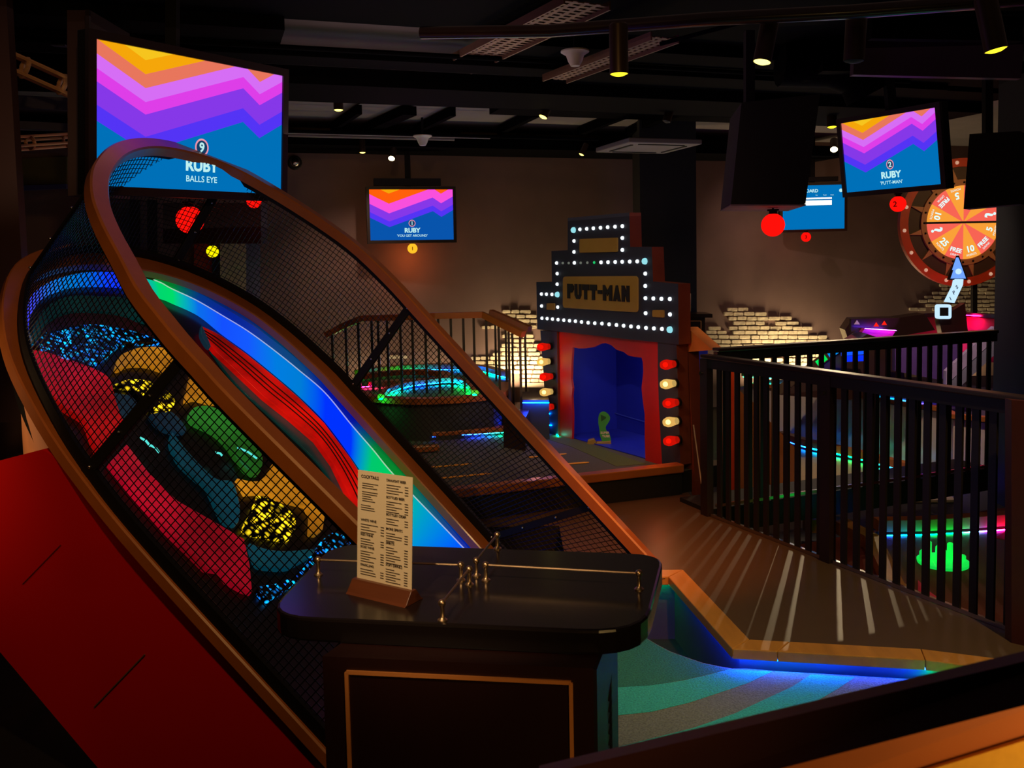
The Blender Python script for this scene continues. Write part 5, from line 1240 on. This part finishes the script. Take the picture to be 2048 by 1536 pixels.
# prize wheel
WC = AY(1924, 445, 9.9); WS = 9.9 / 1800
wex = nz(A(1, .03, 0)); wen = nz(A(.03, -1, 0)); wen = nz(np.cross(wex, Z)) ; wen = wen if wen[1] < 0 else -wen
whl = thing('prize_wheel_game', A(WC[0], WC[1], WC[2] - .7), 'huge round prize wheel with lit red and orange wedges and a wooden sunburst rim', 'prize wheel')
def wpt(r, a_, o=0.0): return WC + wex * r * WS * math.cos(a_) + Z * r * WS * math.sin(a_) + wen * o
def ring(r0_, r1_, o, th, m_, name, n=72):
    vs = []; 
    for i in range(n):
        a_ = 2 * math.pi * i / n
        vs += [wpt(r0_, a_, o), wpt(r1_, a_, o), wpt(r1_, a_, o - th), wpt(r0_, a_, o - th)]
    fs = [(i * 4 + j, ((i + 1) % n) * 4 + j, ((i + 1) % n) * 4 + (j + 1) % 4, i * 4 + (j + 1) % 4) for i in range(n) for j in range(4)]
    b_ = MB(); b_.add(vs, fs); return b_.build(name, m_, whl)
ring(110, 127, .02, .06, 'orange_ring', 'outer_ring'); ring(74, 85, .03, .07, 'wheel_tan', 'inner_ring'); ring(83, 112, 0, .03, 'wheel_dark', 'back_ring')
for k in range(12):
    a_ = math.radians(15 + 30 * k - 3)
    MB().prism([wpt(84, a_ - .07, .0), wpt(110, a_, .0), wpt(84, a_ + .07, .0)], wen * .02).build('sunburst_ray', 'wheel_tan', whl)
for k in range(16):
    a_ = 2 * math.pi * (k + .3) / 16; p = wpt(118.5, a_, .02)
    MB().ball(p, .021, 10).build('stud_bulb', mat('stud', (220, 160, 120), rough=.2, em=(235, 190, 160), es=.5) if 'stud' not in MATS else 'stud', whl, smooth=True)
b = MB()
for k in range(24): a_ = 2 * math.pi * k / 24; b.ball(wpt(79, a_, .035), .012, 8)
b.build('peg', 'black_metal', whl, smooth=True)
glow('wedge_red', (248, 100, 84), 1.0); glow('wedge_orange', (250, 160, 56), 1.0); glow('wedge_text', (215, 255, 255), 1.1)
b = MB()
NW = 12
for k in range(NW):
    a0_, a1_ = 2 * math.pi * k / NW, 2 * math.pi * (k + 1) / NW
    pts_ = [wpt(0, 0, .03)] + [wpt(73, a0_ + (a1_ - a0_) * j / 6, .03) for j in range(7)]
    b.prism(pts_, -wen * .02, k % 2)
words = {6: ('?', 24), 7: ('25', 13), 8: ('FREE', 9), 9: ('10', 13), 10: ('FREE', 9), 11: ('5', 13), 0: ('?', 24), 5: ('10', 13), 4: ('FREE', 9), 3: ('5', 14), 1: ('25', 13), 2: ('FREE', 9)}
for k, (s_, z__) in words.items():
    a_ = 2 * math.pi * (k + .5) / NW; rdir = wpt(1, a_) - WC; rdir = nz(rdir); 
    ey_ = -rdir if k >= 7 else -rdir
    ex_ = np.cross(ey_, wen)
    ex_ = -ex_ if np.cross(ex_, ey_) @ wen < 0 else ex_
    b.text(s_, wpt(60 if s_ != '?' else 66, a_, .031) + ey_ * 0, ex_, ey_, z__ * WS * 1.3, 2, .03, .002)
    if s_ != '?': b.text('POINTS' if s_ != 'FREE' else 'DRINK', wpt(68, a_, .031), ex_, ey_, 5 * WS * 1.2, 2, .0, .002)
b.build('wedge_display', ['wedge_red', 'wedge_orange', 'wedge_text'], whl)
MB().bar(wpt(76, math.pi, .036), wpt(76, 0, .036), .022, .006, up=wen).build('split_bar', 'black_paint', whl)
MB().bar(AY(1948, 560, 10.0), AY(1948, 700, 10.0), .05, .05, up=A(1, 0, 0)).build('wheel_post', 'black_metal', whl)
# pointer sign
ptr = thing('lit_pointer_sign', AY(1888, 640, 9.3), 'glowing blue white arrow sign with a bent arm and square base under the wheel', 'pointer sign')
glow('ptr_blue', (110, 160, 250), 1.1); glow('ptr_white', (190, 225, 250), 1.15)
def pp(px, m_, name, th=.05, o=0.0):
    return MB().prism([AY(u, v, 9.3 - o) for u, v in px], A(0, th, 0)).build(name, m_, ptr)
pp([(1917, 515), (1903, 557), (1932, 557)], 'ptr_blue', 'arrow_head'); pp([(1918, 511), (1899, 560), (1936, 560)], 'black_metal', 'arrow_back', .06, -.02)
MB().ball(AY(1917, 543, 9.27), .03, 12).build('arrow_light', 'ptr_white', ptr, smooth=True)
pp([(1911, 558), (1927, 558), (1926, 570), (1909, 606), (1892, 604), (1908, 572)], 'ptr_white', 'bent_arm')
b = MB()
for i, (u, v) in enumerate(((1915, 577), (1909, 588), (1902, 600))): b.text('SPIN'[i], AY(u, v, 9.28), nz(A(.5, 0, .4)), nz(A(-.4, 0, .8)), .05, 0, .03, .003)
b.build('arm_lettering', 'ink_blue' if 'ink_blue' in MATS else mat('ink_blue', (20, 50, 120)), ptr)
sq = rounded([AY(1874, 609, 9.25), AY(1903, 609, 9.25), AY(1903, 638, 9.25), AY(1874, 638, 9.25)], .03, 4)
MB().prism(sq, A(0, .05, 0)).build('square_base', 'ptr_white', ptr)
MB().prism([AY(1880, 615, 9.24), AY(1897, 615, 9.24), AY(1897, 632, 9.24), AY(1880, 632, 9.24)], A(0, .005, 0)).build('dark_square', 'black_paint', ptr)
MB().prism([AY(1878, 638, 9.35), AY(1930, 606, 9.35), AY(1936, 665, 9.35), AY(1884, 668, 9.35)], A(0, .1, 0)).build('support', 'dark_wood', ptr)
# small cards sign on the left ramp
sg = thing('cutout_sign', AY(1735, 650, 9.0), 'brown board with triangular cutouts left of the red bowl', 'sign')
MB().prism([AY(1702, 638, 9.0), AY(1800, 636, 9.0), AY(1790, 655, 9.0), AY(1702, 664, 9.0)], A(0, .04, 0)).build('board', 'dark_wood', sg)
MB().prism([AY(1714, 640, 8.99), AY(1708, 649, 8.99), AY(1720, 649, 8.99)], A(0, .004, 0)).build('cutout', 'pale_panel', sg)
for i, (u, v) in enumerate(((1753, 650), (1769, 647))):
    MB().prism([AY(u, v - 5, 8.9), AY(u - 5, v + 3, 8.9), AY(u + 5, v + 3, 8.9)], A(0, .01, 0)).build('pink_marker', 'bulb_red', sg)

tag(MB().tube([GZ(1411, 1027, .004), AY(1387, 850, 5.78)], .0045, 8).build('thin_stick', 'pale_panel', smooth=True), 'thin pale stick leaning at the corner of the balustrade beside the marquee', 'stick')
# ================================================================== FOREGROUND RAIL
fg = thing('foreground_barrier', A(.3, .6, .9), 'out of focus dark barrier rail with a golden lit panel in the lower right corner', 'barrier')
def fgp(u, v, y): return AY(u, v, y)
y0, y1 = .66, .60
A0, A1 = fgp(1080, 1550, y0), fgp(2300, 1264, y1)
B0, B1 = fgp(1080, 1662, y0 - .035), fgp(2300, 1346, y1 - .035)
MB().prism([A0, A1, B1, B0], A(0, .03, -.01)).build('rail', mat('fg_dark', (110, 56, 26), rough=.6), fg)
C0_, C1_ = fgp(1080, 1780, y0 - .02), fgp(2300, 1404, y1 - .02)
MB().prism([B0 + A(0, .008, 0), B1 + A(0, .008, 0), C1_ + A(0, .004, 0), C0_ + A(0, .004, 0)], A(0, .02, -.0)).build('tan_band', mat('fg_tan', (120, 60, 16), rough=.6), fg)
D0_, D1_ = fgp(1080, 2100, y0 - .08), fgp(2300, 1800, y1 - .08)
MB().prism([C0_, C1_, D1_, D0_], A(0, .02, 0)).build('golden_panel', mat('fg_gold', (250, 190, 70), rough=.5, var=.15, scale=200), fg)
